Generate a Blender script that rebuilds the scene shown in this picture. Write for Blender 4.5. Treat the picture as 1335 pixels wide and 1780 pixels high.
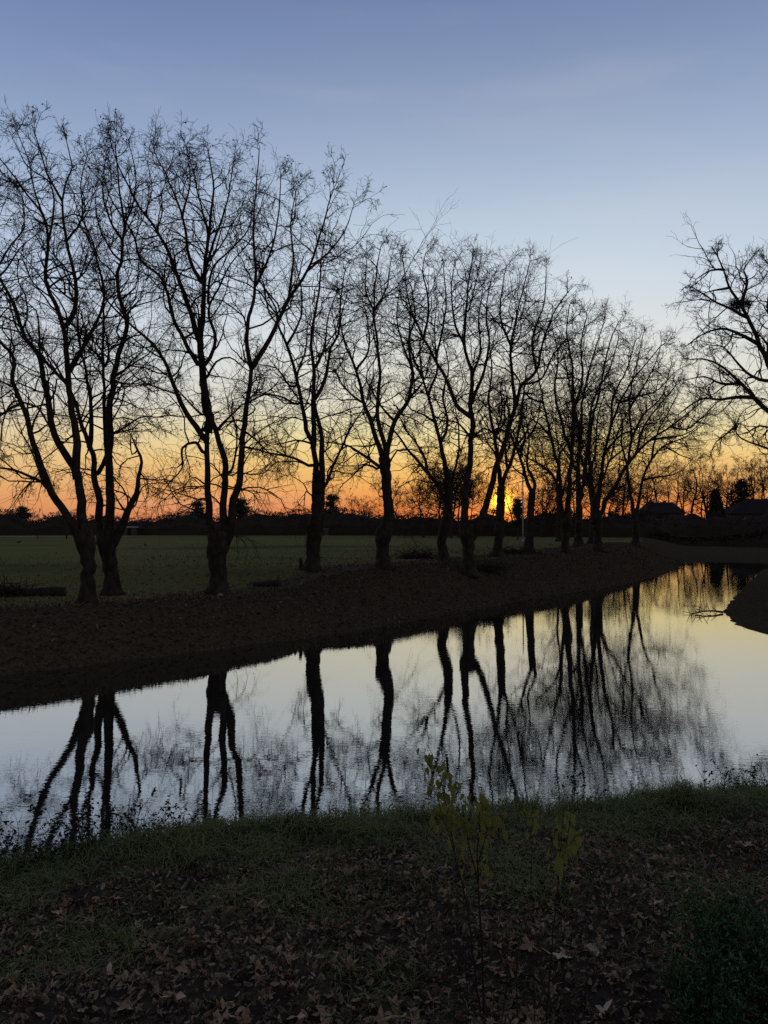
import bpy, math
import numpy as np
from mathutils import Vector

for o in list(bpy.data.objects): bpy.data.objects.remove(o)
sc = bpy.context.scene
COL = sc.collection
R = math.radians

# ------------------------------------------------------------------ camera
F = 1337.0; CX = 667.5; CY = 890.0; HOR = 912.0; CAMZ = 4.0
PITCH = math.atan((HOR - CY) / F)
cam = bpy.data.objects.new('camera', bpy.data.cameras.new('camera'))
COL.objects.link(cam); sc.camera = cam
cam.location = (0, 0, CAMZ)
cam.rotation_euler = (R(90) + PITCH, 0, 0)
cam.data.sensor_fit = 'VERTICAL'; cam.data.sensor_height = 24.0
cam.data.lens = 24.0 * F / 1780.0
cam.data.clip_start = 0.05; cam.data.clip_end = 4000

# ------------------------------------------------------------------ sky, sun, exposure
SUN_EL = R(1.75); SUN_AZ = math.atan((871 - CX) / F)
sun_dir = Vector((math.sin(SUN_AZ) * math.cos(SUN_EL), math.cos(SUN_AZ) * math.cos(SUN_EL), math.sin(SUN_EL)))

def lin(c):
    return tuple(((v / 255.) / 12.92 if v / 255. <= .04045 else ((v / 255. + .055) / 1.055) ** 2.4) for v in c)

world = bpy.data.worlds.new('World'); sc.world = world; world.use_nodes = True
nt = world.node_tree; N = nt.nodes; L = nt.links
bg = N['Background']
def nd(t, **k):
    n = N.new(t)
    for a, b in k.items(): setattr(n, a, b)
    return n
def math_n(op, a, b=None, clamp=False):
    n = nd('ShaderNodeMath', operation=op, use_clamp=clamp)
    for i, v in enumerate((a, b)):
        if v is None: continue
        if isinstance(v, (int, float)): n.inputs[i].default_value = v
        else: L.new(v, n.inputs[i])
    return n.outputs[0]
tc = nd('ShaderNodeTexCoord')
sep = nd('ShaderNodeSeparateXYZ'); L.new(tc.outputs['Generated'], sep.inputs[0])
zz = sep.outputs['Z']
el = math_n('MULTIPLY', math_n('ARCSINE', math_n('MAXIMUM', zz, 0.0)), 180 / math.pi / 90.0)   # 0..1 over 90 deg
def ramp(stops):
    r = nd('ShaderNodeValToRGB'); cr = r.color_ramp; cr.interpolation = 'LINEAR'
    while len(cr.elements) < len(stops): cr.elements.new(0.5)
    for e, (deg, c) in zip(cr.elements, stops):
        e.position = deg / 90.0; e.color = (*lin(c), 1)
    L.new(el, r.inputs[0]); return r.outputs[0]
toward = ramp([(0, (224, 106, 60)), (1.0, (235, 130, 68)), (2.6, (243, 168, 86)), (4.8, (246, 206, 124)), (6.6, (243, 226, 164)),
               (9.0, (236, 230, 204)), (13.1, (227, 230, 226)), (17.1, (211, 222, 231)), (21, (192, 207, 223)),
               (24.6, (170, 187, 211)), (28, (150, 168, 197)), (31.5, (131, 150, 184)), (35, (114, 132, 172)), (60, (94, 106, 144)), (90, (86, 96, 126))])
side = ramp([(0, (206, 122, 82)), (1.0, (221, 145, 93)), (2.6, (232, 171, 108)), (4.8, (234, 197, 136)), (6.6, (228, 209, 168)),
             (9.0, (214, 213, 209)), (13.1, (207, 217, 226)), (17.1, (188, 204, 226)), (21, (172, 190, 216)),
             (24.6, (153, 173, 204)), (28, (136, 156, 192)), (31.5, (120, 140, 181)), (35, (106, 126, 170)), (60, (88, 101, 140)), (90, (86, 96, 126))])
away = ramp([(0, (112, 96, 96)), (3, (138, 112, 110)), (8, (168, 138, 130)), (14, (150, 130, 132)), (25, (116, 114, 130)), (60, (86, 96, 126)), (90, (86, 96, 126))])
vn = nd('ShaderNodeVectorMath', operation='NORMALIZE')
cmb = nd('ShaderNodeCombineXYZ'); L.new(sep.outputs['X'], cmb.inputs[0]); L.new(sep.outputs['Y'], cmb.inputs[1]); L.new(cmb.outputs[0], vn.inputs[0])
dp = nd('ShaderNodeVectorMath', operation='DOT_PRODUCT'); L.new(vn.outputs[0], dp.inputs[0])
dp.inputs[1].default_value = (math.sin(SUN_AZ), math.cos(SUN_AZ), 0)
az = math_n('MULTIPLY', math_n('ARCCOSINE', math_n('MINIMUM', math_n('MAXIMUM', dp.outputs['Value'], -1.0), 1.0)), 180 / math.pi)
def smooth(val, a, b):
    m = nd('ShaderNodeMapRange', interpolation_type='SMOOTHSTEP'); L.new(val, m.inputs[0])
    m.inputs[1].default_value = a; m.inputs[2].default_value = b; return m.outputs[0]
def mix(f, a, b, bt='MIX'):
    m = nd('ShaderNodeMix', data_type='RGBA', blend_type=bt)
    if isinstance(f, (int, float)): m.inputs[0].default_value = f
    else: L.new(f, m.inputs[0])
    for i, v in ((6, a), (7, b)):
        if isinstance(v, tuple): m.inputs[i].default_value = v
        else: L.new(v, m.inputs[i])
    return m.outputs[2]
c1 = mix(smooth(az, 4, 38), toward, side)
c2 = mix(smooth(az, 38, 130), c1, away)
# aureole round the setting sun
dn = nd('ShaderNodeVectorMath', operation='NORMALIZE'); L.new(tc.outputs['Generated'], dn.inputs[0])
d2 = nd('ShaderNodeVectorMath', operation='DOT_PRODUCT'); L.new(dn.outputs[0], d2.inputs[0]); d2.inputs[1].default_value = sun_dir
ang = math_n('MULTIPLY', math_n('ARCCOSINE', math_n('MINIMUM', d2.outputs['Value'], 1.0)), 180 / math.pi)
g1 = math_n('POWER', 2.718, math_n('MULTIPLY', math_n('POWER', math_n('DIVIDE', ang, 0.66), 2.0), -1.0))
g2 = math_n('POWER', 2.718, math_n('MULTIPLY', math_n('DIVIDE', ang, 2.5), -1.0))
c3 = mix(g1, c2, (4.6, 2.7, 0.10, 1), 'ADD')
c4 = mix(math_n('MULTIPLY', g2, 0.5), c3, (0.85, 0.26, 0.0, 1), 'ADD')
# faint high haze veils
mp = nd('ShaderNodeMapping'); mp.inputs['Scale'].default_value = (1.2, 1.2, 7.0); mp.inputs['Location'].default_value = (4.3, 2.2, 1.4); L.new(tc.outputs['Generated'], mp.inputs[0])
nz = nd('ShaderNodeTexNoise'); nz.inputs['Scale'].default_value = 2.3; nz.inputs['Detail'].default_value = 4; L.new(mp.outputs[0], nz.inputs[0])
c5 = mix(math_n('MULTIPLY', smooth(nz.outputs[0], 0.48, 0.74), 0.09), c4, (0.72, 0.63, 0.63, 1))
sky = nd('ShaderNodeTexSky'); sky.sky_type = 'NISHITA'; sky.sun_disc = False
sky.sun_elevation = SUN_EL; sky.sun_rotation = SUN_AZ; sky.dust_density = 0.5; sky.ozone_density = 4
c6 = mix(0.004, c5, sky.outputs[0], 'ADD')
L.new(c6, bg.inputs[0]); bg.inputs[1].default_value = 0.97

sun = bpy.data.objects.new('sun', bpy.data.lights.new('sun', 'SUN')); COL.objects.link(sun)
sun.data.energy = 0.12; sun.data.angle = R(0.55); sun.data.color = (1.0, 0.55, 0.22)
sun.rotation_euler = (-sun_dir).to_track_quat('-Z', 'Y').to_euler()

sc.view_settings.view_transform = 'Standard'; sc.view_settings.look = 'None'
sc.view_settings.exposure = 0; sc.view_settings.gamma = 1; sc.view_settings.use_curve_mapping = False
sc.render.engine = 'CYCLES'
cy = sc.cycles; cy.max_bounces = 5; cy.diffuse_bounces = 2; cy.glossy_bounces = 3; cy.transparent_max_bounces = 8
cy.use_denoising = False

# ------------------------------------------------------------------ helpers
CP, SP = math.cos(PITCH), math.sin(PITCH)
def P(px, py, Z):
    """point of the place that the photograph shows at px, py, at a distance Z in front"""
    rx, ry, rz = (px - CX), F, -(py - CY)
    y2 = ry * CP - rz * SP; z2 = ry * SP + rz * CP
    s = Z / y2
    return np.array([rx * s, Z, CAMZ + z2 * s])

def tag(o, label=None, cat=None, group=None, kind=None):
    for k, v in (('label', label), ('category', cat), ('group', group), ('kind', kind)):
        if v: o[k] = v
    return o
def empty(name, loc, **k):
    o = bpy.data.objects.new(name, None); o.location = loc; o.empty_display_size = 0.3
    COL.objects.link(o); return tag(o, **k)
def mesh(name, V, faces, smooth_=True):
    """faces: list of int arrays (n,3) / (n,4)"""
    me = bpy.data.meshes.new(name)
    V = np.asarray(V, np.float32)
    faces = [np.asarray(f, np.int32) for f in faces if len(f)]
    loops = np.concatenate([f.ravel() for f in faces]); tot = np.concatenate([np.full(len(f), f.shape[1], np.int32) for f in faces])
    me.vertices.add(len(V)); me.vertices.foreach_set('co', V.ravel())
    me.loops.add(len(loops)); me.loops.foreach_set('vertex_index', loops)
    me.polygons.add(len(tot)); st = np.concatenate(([0], np.cumsum(tot)[:-1])).astype(np.int32)
    me.polygons.foreach_set('loop_start', st)
    me.polygons.foreach_set('use_smooth', np.full(len(tot), smooth_))
    me.update(calc_edges=True); me.validate()
    return me
def link(name, me, mat, parent=None, loc=None):
    o = bpy.data.objects.new(name, me)
    if mat and not me.materials: me.materials.append(mat)
    COL.objects.link(o)
    if parent: o.parent = parent
    if loc is not None: o.location = loc
    return o
ORD = 'first second third fourth fifth sixth seventh eighth ninth tenth eleventh twelfth thirteenth fourteenth fifteenth sixteenth seventeenth eighteenth'.split()
class Geo:
    def __init__(s): s.V = []; s.F3 = []; s.F4 = []; s.n = 0
    def add(s, V, f3=None, f4=None):
        V = np.asarray(V, float).reshape(-1, 3)
        if f3 is not None and len(f3): s.F3.append(np.asarray(f3) + s.n)
        if f4 is not None and len(f4): s.F4.append(np.asarray(f4) + s.n)
        s.V.append(V); s.n += len(V)
    def build(s, name, mat, parent=None, org=(0, 0, 0), sm=True):
        fs = []
        if s.F3: fs.append(np.concatenate(s.F3))
        if s.F4: fs.append(np.concatenate(s.F4))
        V = np.concatenate(s.V) - np.asarray(org)
        return link(name, mesh(name, V, fs, sm), mat, parent)
    def tubes(s, pts, rad, sides=3, cap=False):
        """pts (n,k,3) rad (n,k)"""
        n, k, _ = pts.shape
        if n == 0: return
        t = np.empty_like(pts); t[:, 1:-1] = pts[:, 2:] - pts[:, :-2]; t[:, 0] = pts[:, 1] - pts[:, 0]; t[:, -1] = pts[:, -1] - pts[:, -2]
        t /= np.linalg.norm(t, axis=2, keepdims=True) + 1e-9
        ref = np.where(np.abs(t[:, :1, 1:2]) > 0.8, np.array([1., 0, 0]), np.array([0, 1., 0]))
        ref = np.broadcast_to(ref, t.shape)
        a = np.cross(t, ref); a /= np.linalg.norm(a, axis=2, keepdims=True) + 1e-9
        b = np.cross(t, a)
        th = np.arange(sides) * 2 * math.pi / sides
        V = pts[:, :, None, :] + rad[:, :, None, None] * (np.cos(th)[None, None, :, None] * a[:, :, None, :] + np.sin(th)[None, None, :, None] * b[:, :, None, :])
        idx = np.arange(n * k * sides).reshape(n, k, sides)
        i0 = idx[:, :-1, :]; i1 = idx[:, 1:, :]
        f = np.stack([i0, np.roll(i0, -1, 2), np.roll(i1, -1, 2), i1], -1).reshape(-1, 4)
        f3 = None
        V = V.reshape(-1, 3)
        if cap:
            ctr = np.concatenate([pts[:, 0], pts[:, -1]]); base = len(V); V = np.concatenate([V, ctr])
            c0 = base + np.arange(n); c1 = base + n + np.arange(n)
            s0 = idx[:, 0, :]; s1 = idx[:, -1, :]
            f3 = np.concatenate([np.stack([np.broadcast_to(c0[:, None], s0.shape), np.roll(s0, -1, 1), s0], -1).reshape(-1, 3),
                                 np.stack([np.broadcast_to(c1[:, None], s1.shape), s1, np.roll(s1, -1, 1)], -1).reshape(-1, 3)])
        s.add(V, f3, f)

def unit(v): return v / (np.linalg.norm(v, axis=-1, keepdims=True) + 1e-9)
def _h(ix, iy, seed):
    x = (ix.astype(np.int64) * 374761393 + iy.astype(np.int64) * 668265263 + seed * 974634777) & 0x7fffffff
    x = ((x ^ (x >> 13)) * 1274126177) & 0x7fffffff
    return ((x ^ (x >> 16)) & 0xffff) / 65535.0
def vnoise(x, y, seed=0):
    x = np.asarray(x, float); y = np.asarray(y, float)
    ix = np.floor(x); iy = np.floor(y); fx = x - ix; fy = y - iy
    fx = fx * fx * (3 - 2 * fx); fy = fy * fy * (3 - 2 * fy)
    ix = ix.astype(np.int64); iy = iy.astype(np.int64)
    a = _h(ix, iy, seed); b = _h(ix + 1, iy, seed); c = _h(ix, iy + 1, seed); d = _h(ix + 1, iy + 1, seed)
    return (a * (1 - fx) + b * fx) * (1 - fy) + (c * (1 - fx) + d * fx) * fy - 0.5
def fbm(x, y, seed=0, o=4):
    r = 0; a = 1.0
    for i in range(o):
        r = r + a * vnoise(np.asarray(x) * 2 ** i, np.asarray(y) * 2 ** i, seed + i); a *= .5
    return r
def sstep(x, a, b):
    t = np.clip((x - a) / (b - a), 0, 1); return t * t * (3 - 2 * t)

# ------------------------------------------------------------------ materials
def material(name, stops, scale=4.0, detail=6, rough=0.9, bump=0.4, bscale=None, island=0.0, spec=0.2, translucent=0.0, stretch=None, bdist=0.02):
    m = bpy.data.materials.new(name); m.use_nodes = True
    n = m.node_tree.nodes; l = m.node_tree.links; b = n['Principled BSDF']
    tcx = n.new('ShaderNodeTexCoord'); src = tcx.outputs['Object']
    if stretch:
        mpn = n.new('ShaderNodeMapping'); mpn.inputs['Scale'].default_value = stretch; l.new(src, mpn.inputs[0]); src = mpn.outputs[0]
    nz = n.new('ShaderNodeTexNoise'); nz.inputs['Scale'].default_value = scale; nz.inputs['Detail'].default_value = detail; l.new(src, nz.inputs[0])
    fac = nz.outputs[0]
    if island:
        g = n.new('ShaderNodeNewGeometry'); mx = n.new('ShaderNodeMix'); mx.inputs[0].default_value = island
        l.new(fac, mx.inputs[2]); l.new(g.outputs['Random Per Island'], mx.inputs[3]); fac = mx.outputs[0]
    r = n.new('ShaderNodeValToRGB'); cr = r.color_ramp
    while len(cr.elements) < len(stops): cr.elements.new(.5)
    for e, (p, c) in zip(cr.elements, stops): e.position = p; e.color = (*c, 1)
    l.new(fac, r.inputs[0]); l.new(r.outputs[0], b.inputs['Base Color'])
    b.inputs['Roughness'].default_value = rough; b.inputs['Specular IOR Level'].default_value = spec
    if bump:
        nb = n.new('ShaderNodeTexNoise'); nb.inputs['Scale'].default_value = bscale or scale * 4; nb.inputs['Detail'].default_value = 5; l.new(src, nb.inputs[0])
        bp = n.new('ShaderNodeBump'); bp.inputs['Strength'].default_value = bump; bp.inputs['Distance'].default_value = bdist
        l.new(nb.outputs[0], bp.inputs['Height']); l.new(bp.outputs[0], b.inputs['Normal'])
    if translucent:
        tr = n.new('ShaderNodeBsdfTranslucent'); l.new(r.outputs[0], tr.inputs[0]); ms = n.new('ShaderNodeMixShader')
        ms.inputs[0].default_value = translucent; l.new(b.outputs[0], ms.inputs[1]); l.new(tr.outputs[0], ms.inputs[2])
        l.new(ms.outputs[0], n['Material Output'].inputs[0])
    return m
M = {}
M['bark'] = material('plane_bark', [(.3, (.018, .015, .012)), (.5, (.032, .027, .021)), (.62, (.048, .042, .032)), (.75, (.024, .021, .017))], 5, 5, .95, .7, 22, stretch=(1, 1, .5), spec=.1, bdist=.03)
M['twig'] = material('twig_bark', [(.3, (.030, .024, .018)), (.7, (.05, .042, .032))], 6, 2, .95, 0, spec=.1)
M['far_bark'] = material('far_tree_bark', [(.3, (.035, .028, .024)), (.7, (.055, .046, .04))], 2, 2, .95, 0, spec=.1)
M['far_green'] = material('evergreen_foliage', [(.2, (.018, .026, .016)), (.8, (.04, .055, .03))], 1, 2, .9, 0, island=.7, spec=.1)
M['hedge'] = material('hedgerow_twigs', [(.2, (.028, .026, .022)), (.6, (.045, .040, .032)), (.9, (.05, .055, .035))], 1, 2, .95, 0, island=.6, spec=.05)
M['soil'] = material('leafy_soil', [(.3, (.022, .016, .011)), (.5, (.042, .031, .020)), (.7, (.065, .048, .030))], 6, 8, .95, 1.0, 30, spec=.1, bdist=.03)
M['bank'] = material('bank_earth', [(.3, (.024, .018, .012)), (.48, (.060, .046, .029)), (.6, (.066, .057, .033)), (.75, (.11, .082, .050))], 11, 8, 1, .4, 40, spec=0, bdist=.03)
M['meadow'] = material('meadow_grass', [(.32, (.080, .086, .029)), (.46, (.124, .126, .046)), (.56, (.140, .137, .050)), (.7, (.146, .124, .058))], .09, 12, 1, 0, 8, spec=0, stretch=(.45, 1.3, 1))
M['trod'] = material('trodden_earth', [(.3, (.060, .050, .032)), (.5, (.098, .082, .054)), (.7, (.085, .082, .045))], 1.6, 9, 1, .3, 18, spec=0)
M['grass'] = material('grass_blade', [(.15, (.06, .095, .022)), (.5, (.13, .165, .042)), (.8, (.18, .178, .060)), (1, (.24, .18, .085))], 1.2, 3, .7, 0, island=.75, spec=.25, translucent=.25)
M['dry'] = material('dry_stalk', [(.15, (.036, .029, .017)), (.55, (.095, .074, .042)), (1, (.17, .13, .075))], 1.2, 3, .9, 0, island=.75, spec=.1)
M['leaf'] = material('fallen_leaf', [(.05, (.030, .021, .012)), (.4, (.092, .062, .034)), (.68, (.19, .132, .075)), (.97, (.40, .29, .17))], 9, 4, .75, .3, 60, island=.72, spec=.3)
M['bank_leaf'] = material('wet_bank_leaf', [(.1, (.03, .021, .013)), (.55, (.085, .059, .036)), (.95, (.21, .148, .09))], 9, 4, .9, 0, island=.72, spec=.1)
M['bigleaf'] = material('large_fallen_leaf', [(.25, (.15, .096, .050)), (.5, (.26, .175, .095)), (.75, (.38, .27, .155))], 14, 4, .7, .3, 60, spec=.3)
M['paleleaf'] = material('pale_fallen_leaf', [(.25, (.34, .24, .15)), (.5, (.45, .33, .21)), (.75, (.52, .40, .27))], 14, 4, .7, .3, 60, spec=.3)
M['yleaf'] = material('yellow_green_leaf', [(.1, (.085, .115, .026)), (.5, (.16, .185, .042)), (.9, (.27, .25, .06))], 8, 2, .6, 0, island=.7, spec=.3, translucent=.5)
M['stem'] = material('sapling_stem', [(.3, (.02, .015, .011)), (.7, (.034, .025, .018))], 30, 3, .8, 0)
M['weed'] = material('weed_leaf', [(.2, (.016, .024, .014)), (.8, (.035, .048, .026))], 3, 2, .8, 0, island=.7, translucent=.2)
M['bush'] = material('bush_leaf', [(.2, (.026, .066, .024)), (.6, (.05, .115, .040)), (.95, (.11, .19, .075))], 3, 2, .6, 0, island=.7, spec=.3, translucent=.2)
M['stone'] = material('pale_stone', [(.3, (.2, .19, .17)), (.7, (.32, .3, .28))], 8, 4, .9, .4, 20)
M['wood'] = material('weathered_log', [(.3, (.022, .018, .014)), (.7, (.05, .042, .034))], 4, 5, .9, .8, 18)
M['cutwood'] = material('cut_log_face', [(.3, (.05, .042, .032)), (.7, (.08, .066, .05))], 8, 5, .9, .3, 30)
M['path'] = material('gravel_path', [(.3, (.14, .13, .11)), (.7, (.2, .185, .16))], 2, 5, .95, .3, 20)
M['wall'] = material('house_render', [(.3, (.06, .055, .05)), (.7, (.09, .082, .074))], 1, 4, .9, .2, 20)
M['white'] = material('white_paint', [(.3, (.34, .34, .35)), (.7, (.44, .44, .44))], 1, 4, .7, .1, 20)
M['tiles'] = material('roof_tiles', [(.3, (.014, .012, .012)), (.7, (.024, .021, .02))], 3, 4, 1, .5, 12)
M['metal'] = material('grey_metal', [(.3, (.28, .28, .28)), (.7, (.36, .36, .36))], 3, 3, .5, .1, 20)
M['crow'] = material('crow_feathers', [(.3, (.012, .012, .014)), (.7, (.02, .02, .024))], 9, 3, .6, 0)
M['frame'] = material('window_frame', [(.3, (.3, .3, .3)), (.7, (.4, .4, .4))], 3, 3, .6, 0)
def glass_mat():
    m = bpy.data.materials.new('window_glass'); m.use_nodes = True
    b = m.node_tree.nodes['Principled BSDF']; b.inputs['Base Color'].default_value = (.02, .022, .026, 1); b.inputs['Roughness'].default_value = .08
    return m
M['glass'] = glass_mat()
def water_mat():
    m = bpy.data.materials.new('river_water'); m.use_nodes = True
    n = m.node_tree.nodes; l = m.node_tree.links
    for x in list(n):
        if x.type == 'BSDF_PRINCIPLED': n.remove(x)
    out = n['Material Output']
    dif = n.new('ShaderNodeBsdfDiffuse'); dif.inputs[0].default_value = (.012, .014, .013, 1)
    gl = n.new('ShaderNodeBsdfGlossy'); gl.inputs['Roughness'].default_value = 0.0; gl.inputs[0].default_value = (.95, .95, .94, 1)
    fr = n.new('ShaderNodeFresnel'); fr.inputs[0].default_value = 1.5
    mf = n.new('ShaderNodeMapRange'); l.new(fr.outputs[0], mf.inputs[0]); mf.inputs[3].default_value = .40; mf.inputs[4].default_value = 1.0
    mx = n.new('ShaderNodeMixShader'); l.new(mf.outputs[0], mx.inputs[0]); l.new(dif.outputs[0], mx.inputs[1]); l.new(gl.outputs[0], mx.inputs[2])
    l.new(mx.outputs[0], out.inputs[0])
    t = n.new('ShaderNodeTexCoord')
    def layer(scale, sx, sy, rot, det):
        mp = n.new('ShaderNodeMapping'); mp.inputs['Scale'].default_value = (sx, sy, 1); mp.inputs['Rotation'].default_value = (0, 0, rot)
        l.new(t.outputs['Object'], mp.inputs[0]); z = n.new('ShaderNodeTexNoise'); z.inputs['Scale'].default_value = scale; z.inputs['Detail'].default_value = det
        l.new(mp.outputs[0], z.inputs[0]); return z.outputs[0]
    def add(a, b, w):
        q = n.new('ShaderNodeMath'); q.operation = 'MULTIPLY_ADD'; l.new(b, q.inputs[0]); q.inputs[1].default_value = w; l.new(a, q.inputs[2]); return q.outputs[0]
    h = add(layer(5.0, .7, 1.6, .15, 2), layer(13.0, .6, 1.7, -.2, 2), .35)
    # calm and ruffled patches
    pt = layer(.35, 1, 1, 0, 2)
    mr = n.new('ShaderNodeMapRange'); l.new(pt, mr.inputs[0]); mr.inputs[1].default_value = .35; mr.inputs[2].default_value = .65; mr.inputs[3].default_value = .35; mr.inputs[4].default_value = 1.0
    bp = n.new('ShaderNodeBump'); bp.inputs['Distance'].default_value = 0.0011; l.new(h, bp.inputs['Height']); l.new(mr.outputs[0], bp.inputs['Strength'])
    for x in (gl, fr): l.new(bp.outputs[0], x.inputs['Normal'])
    return m
M['water'] = water_mat()

# ------------------------------------------------------------------ terrain
WATER = np.array([(-90, -7), (-60, -4), (-30, 2.2), (-16, 5.3), (-9, 7.3), (-4.5, 8.75), (-2.3, 9.5), (0, 10.1), (2.8, 10.5), (5.6, 11.3), (9, 12), (20, 9.5), (60, 2),
                  (60, 12), (40, 15), (24, 19), (16.2, 23), (13.7, 27), (14.0, 31), (15.4, 35.4), (17.8, 40), (23, 49.5), (33.2, 68), (37.5, 74),
                  (42, 80), (38, 85), (31.5, 82), (30.2, 78), (26, 69), (22, 60.8), (18.3, 55), (15.6, 50.5), (11.3, 45.3), (7.8, 41), (3.4, 34.7), (0, 30.2), (-2.6, 27.2), (-5.8, 24.4), (-8.9, 21.4),
                  (-14, 18), (-22, 14), (-40, 8), (-65, 4), (-90, 2)], float)
def wdist(X, Y):
    X = np.asarray(X, float); Y = np.asarray(Y, float)
    d = np.full(X.shape, 1e9); inside = np.zeros(X.shape, bool)
    A = WATER; B = np.roll(A, -1, 0)
    for (ax, ay), (bx, by) in zip(A, B):
        vx, vy = bx - ax, by - ay; t = np.clip(((X - ax) * vx + (Y - ay) * vy) / (vx * vx + vy * vy), 0, 1)
        d = np.minimum(d, np.hypot(X - ax - t * vx, Y - ay - t * vy))
        c = (ay > Y) != (by > Y)
        xi = ax + (Y - ay) * vx / (vy if vy else 1e-9)
        inside ^= c & (X < xi)
    return np.where(inside, -d, d)
def sides(X, Y):
    zc = np.interp(X, [-60, -30, -9, 0, 6, 13, 40, 60], [0, 8, 15, 19.5, 20, 18, 12, 6])
    xc = np.interp(Y, [18, 27, 35, 45, 60, 80, 95], [8, 6, 10, 16, 25, 37, 60])
    near = Y < zc
    right = ~near & (X > xc) & (Y < 95)
    return near, right
def height(X, Y):
    X = np.asarray(X, float); Y = np.asarray(Y, float)
    d = wdist(X, Y); near, right = sides(X, Y)
    d = d + 0.22 * fbm(X * .9, Y * .9, 3, 3) * sstep(np.hypot(X, Y), 14, 22) + 0.12 * fbm(X * 2.1, Y * 2.1, 5, 3)
    hf = 1.2 + 0.75 * sstep(Y, 31.5, 38)
    wid = np.interp(Y, [22, 27, 33, 38], [2.3, 3.0, 5.2, 5.6])
    low = sstep(X / np.maximum(Y, 1), .335, .40) * sstep(Y, 76, 84)
    hf = hf * (1 - low) + low * np.interp(Y, [80, 90, 110, 200, 400], [.3, .45, .7, 1.3, 2])
    far = hf * sstep(d, -.6, wid) ** 0.9 + .28 * np.exp(-((d - 2.2) / 1.5) ** 2) * (1 - sstep(Y, 26, 32)) - .12 + .10 * sstep(d, 0, 1) + 0.07 * fbm(X * .8, Y * .8, 11, 4) * sstep(d, .5, 2) * (1 - .75 * sstep(d, 4, 9))
    ng = np.interp(d, [-3, -.6, 0, .3, .8, 2, 4.6, 5.3, 7.2, 10, 14, 40], [-.9, -.4, -.02, .24, .38, .48, .66, .74, 1.45, 2.35, 2.6, 2.8])
    ng = ng + (0.20 * fbm(X * .8, Y * .8, 21, 3) + .04 * fbm(X * 5, Y * 5, 31, 3)) * sstep(d, .1, 1)
    rt = 1.6 * sstep(d, -.5, 9) + .25 * sstep(d, 9, 30) - .03 + 0.12 * fbm(X * .7, Y * .7, 41, 3) * sstep(d, .2, 2)
    h = np.where(near, ng, np.where(right, rt, far))
    return np.where(d < 0, np.minimum(h, -.02 + .5 * np.maximum(d, -1.4)), np.maximum(h, -.02 + .15 * np.minimum(d, 1)))
def hgt(x, y): return float(height(np.array([x]), np.array([y]))[0])

def axis(segs):
    out = [np.array([segs[0][0]])]
    for a, b, n in segs: out.append(np.linspace(a, b, n + 1)[1:])
    return np.concatenate(out)
xs = axis([(-700, -200, 10), (-200, -60, 14), (-60, -16, 50), (-16, -7, 40), (-7, 7, 140), (7, 40, 90), (40, 80, 24), (80, 250, 16), (250, 700, 8)])
ys = axis([(-30, -2, 14), (-2, 3, 16), (3, 12, 90), (12, 20, 20), (20, 46, 96), (46, 90, 76), (90, 160, 16), (160, 400, 8), (400, 1800, 10)])
GX, GY = np.meshgrid(xs, ys)
GZ = height(GX, GY)
nx, ny = len(xs), len(ys)
idx = np.arange(nx * ny).reshape(ny, nx)
Q = np.stack([idx[:-1, :-1], idx[:-1, 1:], idx[1:, 1:], idx[1:, :-1]], -1).reshape(-1, 4)
cxs = ((GX[:-1, :-1] + GX[1:, 1:]) / 2).ravel(); cys = ((GY[:-1, :-1] + GY[1:, 1:]) / 2).ravel()
cd = wdist(cxs, cys); cn, crt = sides(cxs, cys)
GV = np.stack([GX.ravel(), GY.ravel(), GZ.ravel()], -1)
def sub(name, mask, mat):
    f = Q[mask]; u, inv = np.unique(f, return_inverse=True)
    o = link(name, mesh(name, GV[u], [inv.reshape(-1, 4)]), mat); tag(o, kind='structure'); return o
bed = cd < -1.2
edge = 6.3 + 1.0 * vnoise(cxs * .4, cys * .4, 77) + 3.5 * sstep(cys, 40, 60)
sub('near_bank', cn & ~bed, M['soil'])
sub('right_bank', crt & ~bed, M['bank'])
pth = 5.6 + .5 * vnoise(cxs * .3, cys * .3, 78)
foot = ~cn & ~crt & (np.abs(cd - pth) < .62 + .25 * vnoise(cxs * .9, cys * .9, 79)) & (cys < 52) & (cxs > -40) & (cxs < 20)
lowm = (cxs / np.maximum(cys, 1) > .335) & (cys > 74)
farm = (cd < edge) | lowm
sub('far_bank', ~cn & ~crt & ~bed & farm & ~foot, M['bank'])
sub('footpath', foot, M['trod'])
sub('meadow', ~cn & ~crt & ~bed & ~farm & ~foot, M['meadow'])
wv = [(-88, -6.5, 0), (58, -6.5, 0), (58, 90, 0), (-88, 90, 0)]
tag(link('river_water', mesh('river_water', wv, [np.array([[0, 1, 2, 3]])]), M['water']), kind='structure')
# pale path at the far edge of the meadow
px_ = np.linspace(-95, -42, 40); yy = 128 + 1.5 * np.sin(px_ * .05)
pv = np.concatenate([np.stack([px_, yy, height(px_, yy) + .03], -1), np.stack([px_, yy + 4.5, height(px_, yy + 4.5) + .03], -1)])
ii = np.arange(39)
tag(link('gravel_path', mesh('gravel_path', pv, [np.stack([ii, ii + 1, ii + 41, ii + 40], -1)]), M['path']), kind='structure')

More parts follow.
